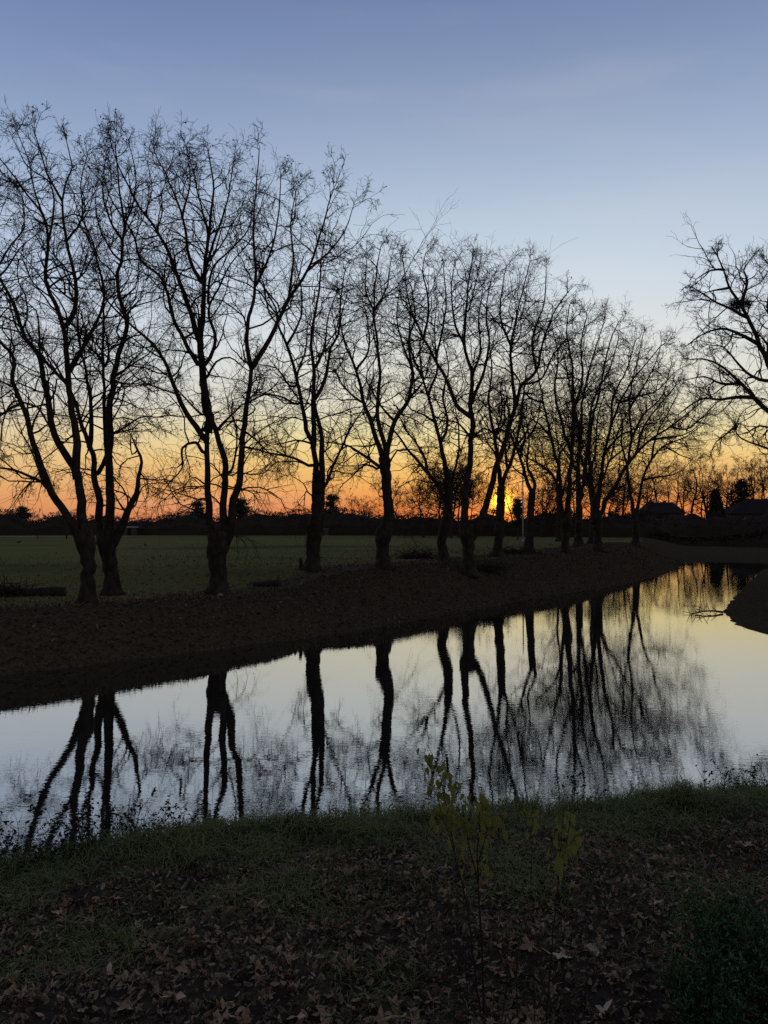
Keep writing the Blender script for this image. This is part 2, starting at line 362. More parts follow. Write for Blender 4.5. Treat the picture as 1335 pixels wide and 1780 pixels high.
# ------------------------------------------------------------------ trees
def grow(rng, S, D, Ln, r0, r1, nseg, wig, up):
    n = len(S); pts = np.empty((n, nseg + 1, 3)); pts[:, 0] = S; d = unit(D)
    st = (Ln / nseg)[:, None]
    up = np.broadcast_to(np.asarray(up, float), (n,))
    for i in range(nseg):
        d = unit(d + wig * rng.normal(size=(n, 3)) + up[:, None] * np.array([0, 0, 1.]))
        pts[:, i + 1] = pts[:, i] + d * st
    t = np.linspace(0, 1, nseg + 1)[None]
    rad = r0[:, None] * (1 - t) + r1[:, None] * t
    return pts, rad
def spawn(rng, pts, rad, per, tmin, a0, a1, tip=True):
    """starts on a set of equal-length branches (n,k,3)"""
    n, k, _ = pts.shape
    b = np.repeat(np.arange(n), per)
    t = rng.uniform(tmin, 1, len(b))
    if tip: t[::per] = 1.0
    f = t * (k - 1); i = np.minimum(f.astype(int), k - 2); u = (f - i)[:, None]
    S = pts[b, i] * (1 - u) + pts[b, i + 1] * u
    T = unit(pts[b, i + 1] - pts[b, i]); r = rad[b, i] * (1 - u[:, 0]) + rad[b, i + 1] * u[:, 0]
    A = unit(np.cross(T, rng.normal(size=T.shape)))
    an = rng.uniform(a0, a1, len(b)); an[t == 1.0] *= .35
    D = T * np.cos(an)[:, None] + A * np.sin(an)[:, None]
    return S, D, r, t, b
def catmull(p, r, step):
    p = np.asarray(p, float); r = np.asarray(r, float)
    q = np.vstack([2 * p[0] - p[1], p, 2 * p[-1] - p[-2]])
    out = []; ro = []
    for i in range(len(p) - 1):
        a, b, c, d = q[i:i + 4]; m = max(2, int(np.linalg.norm(c - b) / step))
        for t in np.arange(m) / m:
            out.append(.5 * (2 * b + (c - a) * t + (2 * a - 5 * b + 4 * c - d) * t * t + (3 * b - a - 3 * c + d) * t ** 3)); ro.append(r[i] + (r[i + 1] - r[i]) * t)
    out.append(p[-1]); ro.append(r[-1])
    return np.array(out), np.array(ro)

def crown(rng, limbs, rtip, dens, lscale, g, balls=None, zlow=0, ztop=1, l1len=(1.7, 4.4), nl=(6, 5), droop_z=None):
    """limbs: list of (pts, rad, tmin) -> laterals, twigs, fine twigs into Geo g"""
    S, D, r0, Ln, up = [], [], [], [], []
    for pts, rad, tmin in limbs:
        seg = np.linalg.norm(np.diff(pts, axis=0), axis=1); cum = np.concatenate(([0], np.cumsum(seg))); tot = cum[-1]
        n = max(1, int(tot * (1 - tmin) / (.44 / dens)))
        s = np.sort(tmin + (1 - tmin) * rng.uniform(0, 1, n) ** 1.2) * tot
        s = np.concatenate([s, [tot] * 3])
        i = np.clip(np.searchsorted(cum, s) - 1, 0, len(pts) - 2); u = ((s - cum[i]) / (seg[i] + 1e-9))[:, None]
        p = pts[i] * (1 - u) + pts[i + 1] * u; T = unit(pts[i + 1] - pts[i]); r = rad[i] * (1 - u[:, 0]) + rad[i + 1] * u[:, 0]
        A = unit(np.cross(T, rng.normal(size=T.shape))); an = rng.uniform(.55, 1.4, len(s)); an[-3:] = rng.uniform(.1, .75, 3)
        S.append(p); D.append(T * np.cos(an)[:, None] + A * np.sin(an)[:, None]); r0.append(np.minimum(r * .58, .040) + .005)
        tt = s / tot
        L1 = rng.uniform(*l1len, len(s)) * lscale * (1.2 - .60 * tt) * np.clip(r / .05, .5, 1.1)
        Ln.append(L1)
        up.append(np.where(p[:, 2] < (droop_z if droop_z is not None else -9), rng.uniform(-.16, .05, len(s)), rng.uniform(-.03, .11, len(s))))
    S, D, r0, Ln, up = map(np.concatenate, (S, D, r0, Ln, up))
    p1, q1 = grow(rng, S, D, Ln, r0, np.full(len(S), rtip * 1.35), 8, .28, up)
    g.tubes(p1, q1, 3)
    S, D, r, t, b = spawn(rng, p1, q1, nl[0], .12, .5, 1.15)
    L2 = Ln[b] * rng.uniform(.28, .6, len(b)) * (1.1 - .5 * t)
    p2, q2 = grow(rng, S, D, L2, np.minimum(r * .8, .02), np.full(len(S), rtip), 4, .27, np.repeat(up, nl[0]) * .6)
    g.tubes(p2, q2, 3)
    S, D, r, t, b2 = spawn(rng, p2, q2, nl[1], .1, .5, 1.2)
    L3 = np.clip(L2[b2] * rng.uniform(.3, .7, len(b2)), .15, 1.0 * lscale)
    p3, q3 = grow(rng, S, D, L3, np.minimum(r, rtip * 1.1), np.full(len(S), rtip * .75), 2, .36, rng.uniform(-.1, .1, len(S)))
    g.tubes(p3, q3, 3)
    if balls:
        k = int(len(p3) * balls); sel = rng.choice(len(p3), k, replace=False)
        c = p3[sel, -1] - np.array([0, 0, .05]); rr = rng.uniform(.016, .036, k)
        o = np.array([(1, 0, 0), (-1, 0, 0), (0, 1, 0), (0, -1, 0), (0, 0, 1), (0, 0, -1)], float)
        f = np.array([(0, 2, 4), (2, 1, 4), (1, 3, 4), (3, 0, 4), (2, 0, 5), (1, 2, 5), (3, 1, 5), (0, 3, 5)])
        V = (c[:, None] + o[None] * rr[:, None, None] * rng.uniform(.6, 1.5, (k, 1, 3))).reshape(-1, 3)
        g.add(V, (f[None] + 6 * np.arange(k)[:, None, None]).reshape(-1, 3))

def plane_tree(seed, base, Z, limbs, label, dens=1.0, lscale=1.0, rtip=.0056, balls=.07, nl=(7, 5), droop=True, group='plane trees along the far bank', hb=None):
    """base: pixel of the foot; limbs: [(points, r0, r1, depth lean per metre climbed)], first one is the trunk"""
    rng = np.random.default_rng(seed)
    b = P(base[0], base[1], Z); b[2] = hgt(b[0], b[1])
    root = empty('plane_tree', tuple(b), label=label, cat='tree', group=group)
    tr = Geo(); cr = Geo(); done = []; use = []
    for k, lb in enumerate(limbs):
        pp, r0, r1 = lb[:3]; lean = lb[3] if len(lb) > 3 else rng.uniform(-.38, .38); rr = lb[4] if len(lb) > 4 else None
        pp = np.array(pp, float); n = len(pp)
        z0 = Z; rcap = None
        if k:
            best = 1e9
            for (qp, qz, qr) in done:
                dd = np.hypot(qp[:, 0] - pp[0, 0], qp[:, 1] - pp[0, 1]); j = dd.argmin()
                if dd[j] < best: best = dd[j]; z0 = qz[j]; bj = qp[j]
            if 1.5 < best < 26: pp = np.vstack([bj, pp]); n += 1; rr = ([rr[0]] + list(rr)) if rr else None
        seg = np.concatenate(([0], np.cumsum(np.hypot(*np.diff(pp, axis=0).T))))
        tot = seg[-1] * Z / F
        zz_ = z0 + lean * tot * (seg / seg[-1]) ** 1.2 * (0 if k == 0 else 1) * .8
        rp = np.array(rr, float) if rr else .88 * r0 + (.55 * r1 - .88 * r0) * (seg / seg[-1]) ** .72
        if k: dens_ = dens
        W = np.array([P(x, y, z) for (x, y), z in zip(pp, zz_)]); rw = rp * zz_ / F
        if k == 0: W[0] = b - np.array([0, 0, .15])
        pts, rad = catmull(W, rw, .28 if k else .12)
        # knotty wander
        m = len(pts); am = np.clip(rad * .26, .012, .045) * (.6 if k == 0 else 1)
        wn = rng.normal(size=(m, 3)); wn = (wn + np.roll(wn, 1, 0)) * .6; wn[0] = 0
        pts = pts + wn * am[:, None]
        if k == 0 and hb != 'noflare':
            hz = pts[:, 2] - b[2]; rad = rad * (1 + .55 * np.exp(-np.maximum(hz, 0) / .28))
        tr.tubes(pts[None], rad[None], 14 if k == 0 else 9, cap=True)
        # densified record in pixels
        tt = np.linspace(0, seg[-1], n * 12)
        done.append((np.stack([np.interp(tt, seg, pp[:, 0]), np.interp(tt, seg, pp[:, 1])], -1), np.interp(tt, seg, zz_), None))
        if k: use.append((pts, rad, .30 if r0 > 6 else .12))
    V = np.concatenate(tr.V)
    # knobbly bark relief and buttress ridges
    ang = np.arctan2(V[:, 1] - b[1], V[:, 0] - b[0]); hz = V[:, 2] - b[2]
    kn = fbm(V[:, 0] * 2.3 + V[:, 1] * 1.7, V[:, 2] * 1.8, seed, 3) * .05 * np.clip(1.4 - hz / 9, .15, 1)
    rad_dir = np.stack([np.cos(ang), np.sin(ang), 0 * ang], -1)
    foot = np.exp(-np.maximum(hz, 0) / .22) * (hz < 1.2)
    kn = np.where(hz < 3.2, kn, kn * .3) + .08 * foot * np.sin(ang * 5 + seed)
    tr.V = [V + rad_dir * kn[:, None]]
    tr.build('trunk', M['bark'], root, b)
    top = max(p[0][:, 2].max() for p in use)
    crown(rng, use, rtip, dens, lscale, cr, balls, nl=nl, droop_z=(b[2] + .42 * (top - b[2])) if droop else None)
    cr.build('crown', M['twig'], root, b)
    return root

T = []
# --- first tree from the left: slender trunk, stems from a low fork
plane_tree(1, (152, 1050), 28, [
    ([(152, 1052), (154, 1005), (153, 968), (151, 942), (146, 920)], 0, 0, 0, [12, 11.2, 11.5, 15, 13.5]),
    ([(146, 960), (128, 915), (111, 890), (89, 853), (62, 786), (42, 712), (22, 661), (25, 634), (17, 610), (-3, 590), (-20, 540), (-30, 470)], 10, 2.6, -.25),
    ([(150, 950), (145, 910), (142, 890), (136, 840), (128, 809), (101, 769), (88, 722), (79, 671), (67, 617), (44, 587), (29, 544), (15, 511), (0, 484), (-20, 440), (-22, 380)], 11, 2.2, .2),
    ([(134, 832), (133, 762), (126, 718), (121, 678), (116, 627), (110, 568), (98, 534), (79, 487), (83, 426), (76, 376), (47, 339), (20, 300), (-6, 270)], 9, 1.6, .12),
    ([(110, 568), (125, 551), (131, 487), (115, 420), (108, 349), (117, 310), (126, 290), (121, 268), (116, 246)], 5.5, 1.4, -.1),
    ([(108, 349), (97, 328), (80, 300), (70, 262), (60, 232)], 2.8, 1.3, -.5),
    ([(83, 426), (92, 370), (88, 320), (46, 285), (22, 240)], 2.6, 1.2, .5),
    ([(115, 420), (142, 380), (140, 320), (152, 270)], 2.4, 1.2, -.4),
    ([(76, 376), (60, 330), (50, 280), (30, 230)], 2.2, 1.2, .3),
    ([(89, 853), (72, 838), (54, 828), (25, 816), (0, 813), (-40, 808)], 4, 2.2, -.5),
    ([(37, 700), (22, 708), (0, 722), (-30, 740)], 3.6, 2, .4), ([(37, 698), (58, 706), (81, 713)], 2.2, 1.4, -.4),
    ([(116, 668), (95, 645), (71, 614), (68, 570), (62, 540), (40, 520)], 4, 1.6, -.3),
    ([(123, 645), (145, 604), (162, 573), (175, 544), (182, 504), (168, 453), (162, 420), (140, 380), (130, 350)], 4.6, 1.5, -.35),
    ([(131, 487), (150, 470), (160, 440)], 2, 1.2, .4), ([(42, 712), (60, 770), (72, 800)], 1.8, 1.1, -.5), ([(62, 786), (40, 790), (15, 775)], 1.8, 1, -.5),
], 'slender bare plane tree forking low into long stems leaning left, nearest water', dens=.85)
plane_tree(2, (197, 1030), 31, [
    ([(198, 1032), (194, 1000), (189, 972), (186, 945), (188, 920)], 0, 0, 0, [14, 12.5, 13, 16, 15]),
    ([(184, 955), (174, 925), (172, 870), (165, 830), (157, 779), (142, 742), (133, 705), (118, 672), (100, 640), (80, 610)], 10, 2.2, .25),
    ([(157, 775), (158, 735), (157, 695), (148, 641), (141, 610), (135, 575), (138, 530)], 5.5, 1.6, .3),
    ([(190, 940), (193, 880), (192, 813), (190, 728), (197, 661), (209, 604), (221, 565), (209, 521), (204, 474), (212, 455), (212, 416), (216, 393), (207, 320), (200, 250)], 10.5, 1.6, -.1),
    ([(172, 822), (185, 793), (182, 749), (180, 661), (179, 612), (180, 560), (179, 507), (168, 450), (150, 410)], 5, 1.4, .35),
    ([(182, 637), (189, 620), (186, 590), (179, 560)], 3.2, 1.6, -.4), ([(179, 627), (163, 610), (148, 597), (130, 570)], 3.2, 1.4, .2),
    ([(196, 945), (208, 915), (222, 890), (236, 857), (240, 830), (246, 803), (239, 782), (229, 757)], 11, 2.2, -.15),
    ([(240, 782), (230, 790), (226, 772), (228, 760)], 2, 1.2, .1), ([(222, 893), (206, 872), (196, 852)], 3, 1.2, -.3),
    ([(199, 752), (219, 742), (243, 725), (280, 725)], 3, 1.5, -.4), ([(197, 661), (225, 668), (250, 655), (268, 662)], 2.4, 1.2, -.5),
    ([(212, 416), (190, 380), (178, 330), (185, 270)], 2.6, 1.2, .3), ([(209, 521), (235, 500), (240, 470)], 2.4, 1.2, -.3), ([(216, 393), (232, 350), (235, 300), (225, 255)], 2.4, 1.2, -.3),
    ([(212, 455), (190, 430), (170, 385), (165, 330)], 2.4, 1.2, .4),
], 'bare plane tree with bent stub limb, flared foot just behind the slender left tree')
plane_tree(3, (379, 1030), 31.5, [
    ([(379, 1033), (379, 1000), (378, 975), (380, 950), (381, 925)], 0, 0, 0, [15, 14, 15, 19.5, 18.5]),
    ([(372, 955), (366, 925), (362, 863), (360, 796), (359, 750)], 9.5, 7, .1),
    ([(356, 762), (332, 732), (313, 698), (300, 664), (286, 627), (266, 597), (236, 573), (222, 560), (202, 541), (182, 517), (170, 480)], 6.5, 1.8, -.3),
    ([(360, 752), (366, 735), (357, 695), (352, 627), (350, 590), (352, 560), (354, 515), (354, 477), (362, 410), (371, 329), (362, 262)], 10, 1.6, .08),
    ([(388, 950), (389, 931), (389, 880), (391, 813), (377, 755), (368, 728)], 9, 7.5, -.1),
    ([(392, 945), (399, 925), (404, 880), (415, 830), (421, 762), (431, 695), (437, 640)], 9.5, 6.5, -.22),
    ([(437, 640), (430, 610), (429, 571), (444, 497), (440, 402), (445, 330), (450, 262)], 5, 1.5, .25),
    ([(437, 640), (461, 605), (477, 571), (501, 523), (535, 470), (558, 402), (580, 328)], 6, 1.5, -.25),
    ([(501, 523), (510, 450), (505, 390), (515, 330)], 3, 1.3, .3), ([(444, 497), (470, 440), (485, 370), (488, 305)], 3, 1.3, -.3), ([(535, 470), (570, 440), (600, 400), (612, 365)], 2.8, 1.2, -.2),
    ([(350, 600), (324, 521), (303, 464), (293, 437), (270, 396), (236, 349), (205, 285), (192, 248)], 6, 1.5, -.2),
    ([(345, 632), (320, 590), (303, 558), (283, 487), (246, 453), (229, 403), (195, 350), (180, 310)], 5, 1.5, .3),
    ([(350, 490), (330, 453), (317, 376), (290, 308), (268, 262)], 4.5, 1.4, .25),
    ([(354, 477), (372, 420), (395, 350), (405, 285)], 3.5, 1.4, -.3), ([(317, 376), (330, 320), (325, 255)], 2.6, 1.2, -.3), ([(362, 410), (345, 340), (330, 275)], 2.6, 1.2, .4),
    ([(357, 634), (372, 604), (374, 580), (364, 555), (364, 530), (381, 500), (400, 460), (431, 424)], 4.5, 1.4, -.35),
    ([(362, 524), (368, 470), (398, 436), (431, 400), (440, 350)], 3.2, 1.3, .3),
    ([(360, 655), (375, 630), (400, 622), (425, 640)], 3, 1.8, -.5), ([(352, 627), (325, 612), (290, 608)], 3, 1.4, .5), ([(350, 720), (325, 695), (300, 668)], 3, 1.5, .5),
    ([(352, 785), (345, 773), (337, 769), (317, 779), (317, 813), (300, 832), (286, 850)], 4, 1.5, -.3), ([(354, 840), (340, 830), (328, 835)], 2.6, 1.2, -.5),
    ([(378, 748), (392, 730), (410, 715), (420, 706)], 4, 2, -.3), ([(400, 822), (408, 800), (412, 760), (407, 720)], 3, 1.5, -.6),
    ([(420, 776), (450, 782), (470, 770)], 2.6, 1.4, -.4), ([(424, 750), (445, 765), (470, 790), (490, 800)], 2.6, 1.2, -.5), ([(431, 700), (450, 690), (480, 680)], 2.6, 1.2, .3),
], 'tall broad plane tree with knobbly collar and three upright stems, pale stone at foot', dens=.95)
plane_tree(4, (543, 985), 36.5, [
    ([(544, 988), (544, 962), (544, 940), (548, 915), (553, 888), (554, 850), (553, 820)], 0, 0, 0, [12.5, 11, 12.5, 13.5, 11.5, 11.5, 11]),
    ([(550, 826), (545, 795), (543, 769), (533, 745), (525, 705), (515, 654), (498, 600), (483, 565), (479, 535), (462, 505), (450, 470)], 6.5, 1.6, -.2),
    ([(544, 780), (545, 762), (545, 702), (545, 644), (540, 600), (545, 560), (555, 500), (558, 455), (565, 410)], 6, 1.5, .15),
    ([(557, 825), (560, 790), (559, 752), (548, 715), (545, 690)], 7, 4.5, -.15),
    ([(548, 692), (569, 648), (575, 604), (589, 580), (592, 520), (600, 470)], 4.5, 1.5, -.25),
    ([(563, 846), (578, 812), (589, 789), (606, 752), (629, 715), (640, 690)], 3.8, 1.6, -.5),
    ([(537, 809), (520, 800), (501, 793), (461, 786), (427, 776), (405, 780)], 3.5, 1.5, -.5),
    ([(540, 770), (515, 765), (480, 772), (455, 765)], 2.4, 1.2, .5),
    ([(510, 701), (490, 690), (467, 685), (434, 681)], 3, 1.3, .4), ([(504, 671), (481, 641), (451, 634)], 3, 1.3, -.4),
    ([(498, 600), (520, 560), (525, 510), (515, 460)], 3, 1.3, .3), ([(545, 644), (565, 600), (570, 550), (585, 510)], 3, 1.3, .4), ([(515, 654), (530, 610), (535, 560)], 2.6, 1.3, -.3),
    ([(552, 868), (535, 855), (527, 840), (505, 825)], 2, 1, -.5), ([(530, 858), (529, 890)], 1.4, .9, -.1),
], 'bare plane tree with swollen curving trunk and mound of earth at foot', dens=1.05)
plane_tree(5, (667, 985), 38.5, [
    ([(668, 988), (666, 962), (665, 948), (668, 929), (673, 912), (676, 890), (673, 850), (669, 815), (668, 796)], 0, 0, 0, [13, 10.5, 11.5, 15, 12, 9, 8.5, 9, 10.5]),
    ([(667, 810), (663, 793), (646, 735), (635, 705), (619, 644), (600, 597), (592, 560), (600, 520)], 6.5, 1.5, .2),
    ([(671, 785), (656, 722), (658, 688), (660, 644), (656, 594), (650, 540), (655, 470), (662, 428)], 5.5, 1.4, -.1),
    ([(671, 805), (675, 776), (686, 732), (710, 695), (717, 644), (710, 594), (722, 550), (715, 500)], 6.5, 1.5, -.2),
    ([(660, 812), (640, 797), (609, 777), (590, 772), (565, 769)], 4.5, 1.6, -.5), ([(655, 815), (635, 808), (610, 830), (595, 842)], 3, 1.3, -.4),
    ([(640, 775), (620, 775), (600, 776)], 2.4, 1.2, .4), ([(646, 735), (656, 715), (662, 690)], 3, 1.6, .4), ([(686, 732), (670, 715), (655, 695), (645, 670)], 3.2, 1.4, .5),
    ([(710, 695), (735, 665), (745, 640)], 3, 1.4, -.4), ([(619, 644), (640, 610), (640, 570), (630, 520)], 2.8, 1.3, .3), ([(633, 702), (615, 690), (595, 668), (580, 640)], 3, 1.3, -.4),
    ([(650, 540), (635, 500), (638, 450)], 2.4, 1.2, -.3), ([(650, 540), (672, 500), (680, 450)], 2.4, 1.2, .4), ([(717, 644), (700, 600), (690, 550), (695, 500)], 2.8, 1.3, .2),
    ([(668, 863), (660, 862), (658, 858)], 3, 1.2, -.1), ([(675, 808), (690, 785), (715, 782), (735, 790)], 2.4, 1.2, -.4),
], 'bare plane tree on a straight trunk with a wide shelf-like pollard collar')
plane_tree(6, (771, 975), 45, [
    ([(771, 978), (770, 955), (768, 938), (773, 915), (779, 890), (779, 860), (779, 830)], 0, 0, 0, [10, 7.5, 8, 9.5, 8.5, 7.5, 6.5]),
    ([(778, 880), (765, 850), (744, 823), (713, 786), (693, 759), (675, 740), (656, 732)], 5.5, 1.8, -.3),
    ([(744, 823), (737, 795), (722, 768), (705, 748), (695, 725)], 3.5, 1.5, .3),
    ([(779, 832), (766, 776), (757, 735), (744, 688), (734, 655), (730, 610), (735, 560)], 5.5, 1.4, .15),
    ([(766, 776), (778, 735), (770, 690), (780, 640), (770, 590)], 3.5, 1.4, -.3), ([(757, 735), (735, 720), (715, 712), (700, 690)], 2.8, 1.3, -.4),
    ([(744, 688), (760, 640), (755, 580), (760, 520)], 3, 1.2, .3), ([(734, 655), (715, 610), (712, 560), (720, 500)], 2.8, 1.2, -.2),
    ([(779, 850), (795, 800), (798, 750), (790, 700)], 3.5, 1.4, -.2),
], 'thin-footed plane tree with two long bare limbs leaning far left')
plane_tree(7, (815, 980), 42, [
    ([(816, 984), (815, 962), (815, 945), (813, 928), (812, 912)], 0, 0, 0, [13, 10, 11, 15, 14]),
    ([(810, 935), (808, 897), (811, 846), (818, 796), (821, 745), (818, 702), (821, 654), (808, 604), (810, 540), (815, 490), (822, 445)], 9, 1.5, .1),
    ([(821, 935), (828, 925), (844, 881), (860, 820), (876, 772), (896, 708), (908, 668), (932, 644), (945, 590), (965, 540), (985, 510)], 8.5, 1.5, -.25),
    ([(896, 708), (890, 640), (888, 600), (905, 520), (922, 455)], 4, 1.3, .2), ([(888, 600), (870, 550), (875, 490), (880, 465)], 2.8, 1.2, .2),
    ([(820, 726), (794, 702), (774, 654), (757, 627), (737, 587), (712, 530), (700, 445)], 5, 1.4, -.2),
    ([(737, 587), (745, 530), (735, 470), (740, 440)], 3, 1.2, .3), ([(757, 627), (770, 570), (775, 520), (770, 460)], 2.8, 1.2, -.3),
    ([(818, 702), (838, 655), (850, 600), (845, 540), (855, 480)], 4, 1.3, .2), ([(821, 654), (835, 610), (832, 560), (840, 500)], 3, 1.2, -.3),
    ([(808, 604), (790, 560), (785, 500), (790, 460)], 3, 1.2, .3), ([(932, 644), (925, 590), (945, 530), (950, 465)], 3, 1.2, .3), ([(908, 668), (940, 660), (960, 620), (990, 580)], 2.8, 1.2, -.3),
    ([(818, 760), (795, 735), (770, 730), (750, 722)], 2.8, 1.3, .5), ([(876, 772), (850, 745), (835, 720)], 2.6, 1.2, .4), ([(822, 760), (840, 745), (860, 752), (875, 735)], 2.6, 1.2, -.4),
    ([(815, 540), (825, 500), (835, 455)], 2, 1.1, .2),
], 'plane tree spreading in a wide V from a low knotted fork')
plane_tree(8, (863, 970), 50, [
    ([(864, 974), (866, 945), (868, 915), (870, 880), (871, 845)], 0, 0, 0, [10, 7.5, 7.8, 7.4, 7.2]),
    ([(870, 850), (868, 820), (860, 760), (850, 700), (855, 640), (850, 590)], 5.5, 1.4, .2),
    ([(872, 848), (882, 820), (895, 780), (905, 730), (910, 690), (915, 640)], 4.8, 1.4, -.2),
    ([(868, 820), (862, 790), (848, 770), (835, 740)], 3, 1.3, -.4), ([(882, 820), (878, 770), (884, 720), (878, 670)], 3, 1.3, .3), ([(860, 760), (872, 720), (870, 670)], 2.6, 1.2, .4),
    ([(895, 780), (915, 750), (925, 715)], 2.6, 1.2, -.4), ([(866, 862), (862, 858), (860, 850)], 2, 1, 0),
], 'plane tree standing in front of the setting sun')
plane_tree(9, (918, 960), 56, [
    ([(919, 964), (920, 935), (922, 900), (924, 870), (924, 856)], 0, 0, 0, [10, 7.3, 6.6, 6.2, 6.5]),
    ([(923, 860), (914, 828), (904, 796), (888, 756), (872, 730), (862, 700)], 4.5, 1.4, .2),
    ([(925, 860), (930, 840), (922, 822), (916, 805), (920, 760), (912, 720)], 4, 1.3, -.2), ([(904, 796), (912, 760), (905, 720), (912, 670)], 3, 1.2, .3),
    ([(888, 756), (868, 745), (850, 750)], 2.4, 1.1, -.4), ([(914, 828), (895, 815), (880, 795)], 2.2, 1.1, .4), ([(920, 760), (935, 730), (940, 690)], 2.4, 1.1, .4),
], 'small plane tree with a kinked elbow limb beside a thin pale pole', lscale=.95)
G2 = dict(dens=1.05, lscale=1.1, rtip=.0085, balls=.04, droop=False, nl=(7, 4))
plane_tree(10, (983, 962), 57, [
    ([(983, 966), (983, 945), (984, 925), (985, 908), (986, 890)], 0, 0, 0, [8, 6.3, 6.5, 9.5, 7.5]),
    ([(982, 905), (974, 870), (972, 820), (958, 760), (945, 700), (935, 650), (925, 610)], 4.8, 1.5, -.2),
    ([(986, 895), (990, 840), (994, 790), (996, 720), (995, 640), (985, 580), (990, 530)], 6, 1.4, .15),
    ([(972, 850), (960, 825), (935, 805), (915, 795), (900, 780)], 3.5, 1.3, -.4), ([(994, 790), (978, 740), (965, 680), (970, 620), (960, 570)], 4, 1.3, .3),
    ([(996, 720), (1012, 660), (1010, 600), (1020, 550)], 3.5, 1.3, -.2), ([(958, 760), (935, 735), (915, 725)], 2.8, 1.2, .4), ([(945, 700), (920, 690), (900, 660)], 2.6, 1.2, -.4),
], 'plane tree with flat pollard shelf on a short post-like trunk', **G2)
plane_tree(11, (1006, 950), 71, [
    ([(1006, 953), (1006, 935), (1006, 905), (1006, 880)], 0, 0, 0, [9, 7, 6.5, 6]),
    ([(1006, 885), (1004, 820), (1010, 760), (1012, 700), (1025, 640), (1040, 590), (1050, 560)], 5.2, 1.3, .2),
    ([(1006, 885), (1014, 830), (1022, 770), (1030, 700), (1060, 640), (1075, 590)], 4.6, 1.3, -.2), ([(1010, 760), (995, 700), (985, 640), (975, 600)], 3, 1.2, .3),
    ([(1004, 820), (985, 790), (970, 770), (950, 760)], 2.6, 1.2, -.3),
], 'plane tree set back in the crowded right group with two steep stems', **G2)
plane_tree(12, (1040, 957), 63, [
    ([(1040, 960), (1039, 940), (1038, 918), (1037, 905), (1036, 890)], 0, 0, 0, [9.5, 7.5, 7.8, 10.5, 9]),
    ([(1034, 900), (1030, 860), (1024, 800), (1028, 740), (1040, 690), (1050, 640), (1062, 590), (1075, 560)], 5.5, 1.4, .2),
    ([(1038, 898), (1043, 840), (1050, 790), (1062, 740), (1078, 700), (1100, 660), (1125, 630), (1150, 600)], 5.2, 1.3, -.1),
    ([(1042, 896), (1056, 865), (1070, 845), (1082, 820), (1104, 790), (1130, 765), (1165, 742), (1200, 715), (1225, 695)], 5.2, 1.4, -.25),
    ([(1030, 860), (1012, 800), (1006, 740), (995, 690)], 3.6, 1.3, .3), ([(1104, 790), (1120, 740), (1150, 700), (1175, 670)], 3, 1.2, .3), ([(1062, 740), (1066, 690), (1090, 640), (1105, 590)], 3, 1.2, .25),
    ([(1130, 765), (1160, 760), (1190, 755), (1215, 740)], 2.8, 1.2, -.3), ([(1078, 700), (1105, 690), (1140, 680), (1170, 650)], 2.8, 1.2, -.3), ([(1050, 790), (1075, 760), (1105, 745), (1140, 735)], 3, 1.2, .4),
    ([(1165, 742), (1195, 745), (1220, 725), (1245, 700)], 2.4, 1.1, .2),
], 'broad plane tree fanning long limbs out over the bend of the river', **G2)
plane_tree(13, (1105, 946), 80, [
    ([(1105, 949), (1105, 930), (1104, 905), (1101, 885)], 0, 0, 0, [7.5, 5.8, 5.4, 5.2]),
    ([(1102, 890), (1094, 850), (1090, 810), (1098, 760), (1094, 710), (1100, 660), (1112, 610), (1118, 580)], 4.2, 1.2, .2),
    ([(1105, 895), (1112, 860), (1118, 830), (1132, 800), (1155, 775), (1190, 760), (1220, 740)], 4, 1.2, -.2),
    ([(1118, 835), (1140, 830), (1165, 826), (1185, 818), (1195, 808)], 2.8, 1.1, -.2), ([(1132, 800), (1140, 760), (1160, 720), (1180, 680)], 2.6, 1.1, .3), ([(1090, 810), (1080, 770), (1082, 730), (1070, 690)], 2.6, 1.1, .3),
    ([(1094, 710), (1120, 670), (1140, 630), (1150, 595)], 2.4, 1.1, .3), ([(1155, 775), (1180, 790), (1205, 800)], 2, 1, -.3), ([(1098, 760), (1120, 720), (1150, 690), (1165, 640)], 2.6, 1.1, -.3),
], 'plane tree at the tip of the far bank, last before the river bend', **G2)
# trunks seen between them
plane_tree(14, (1028, 945), 84, [
    ([(1028, 948), (1029, 925), (1030, 890)], 0, 0, 0, [6, 4.5, 4.2]),
    ([(1030, 893), (1026, 840), (1035, 780), (1040, 720), (1060, 660)], 3.4, 1.1, .2), ([(1030, 893), (1040, 850), (1060, 800), (1075, 750), (1100, 700)], 3.2, 1.1, -.2),
    ([(1026, 840), (1010, 790), (1000, 740), (985, 700)], 2.4, 1, .3), ([(1060, 800), (1085, 780), (1110, 760)], 2.2, 1, -.3)],
    'thin dark plane trunk farthest back in the crowded right group', **G2)
plane_tree(15, (972, 940), 95, [
    ([(972, 943), (971, 920), (971, 880)], 0, 0, 0, [5, 4, 3.8]),
    ([(971, 885), (968, 840), (972, 790), (965, 740), (970, 690)], 3, 1, .2), ([(971, 885), (980, 850), (992, 800), (1000, 750)], 2.8, 1, -.2), ([(968, 840), (950, 810), (940, 770)], 2.2, 1, .3),
    ([(972, 790), (990, 760), (985, 710)], 2, 1, .3)],
    'slim plane tree far along the row left of the crowded right group', **G2)
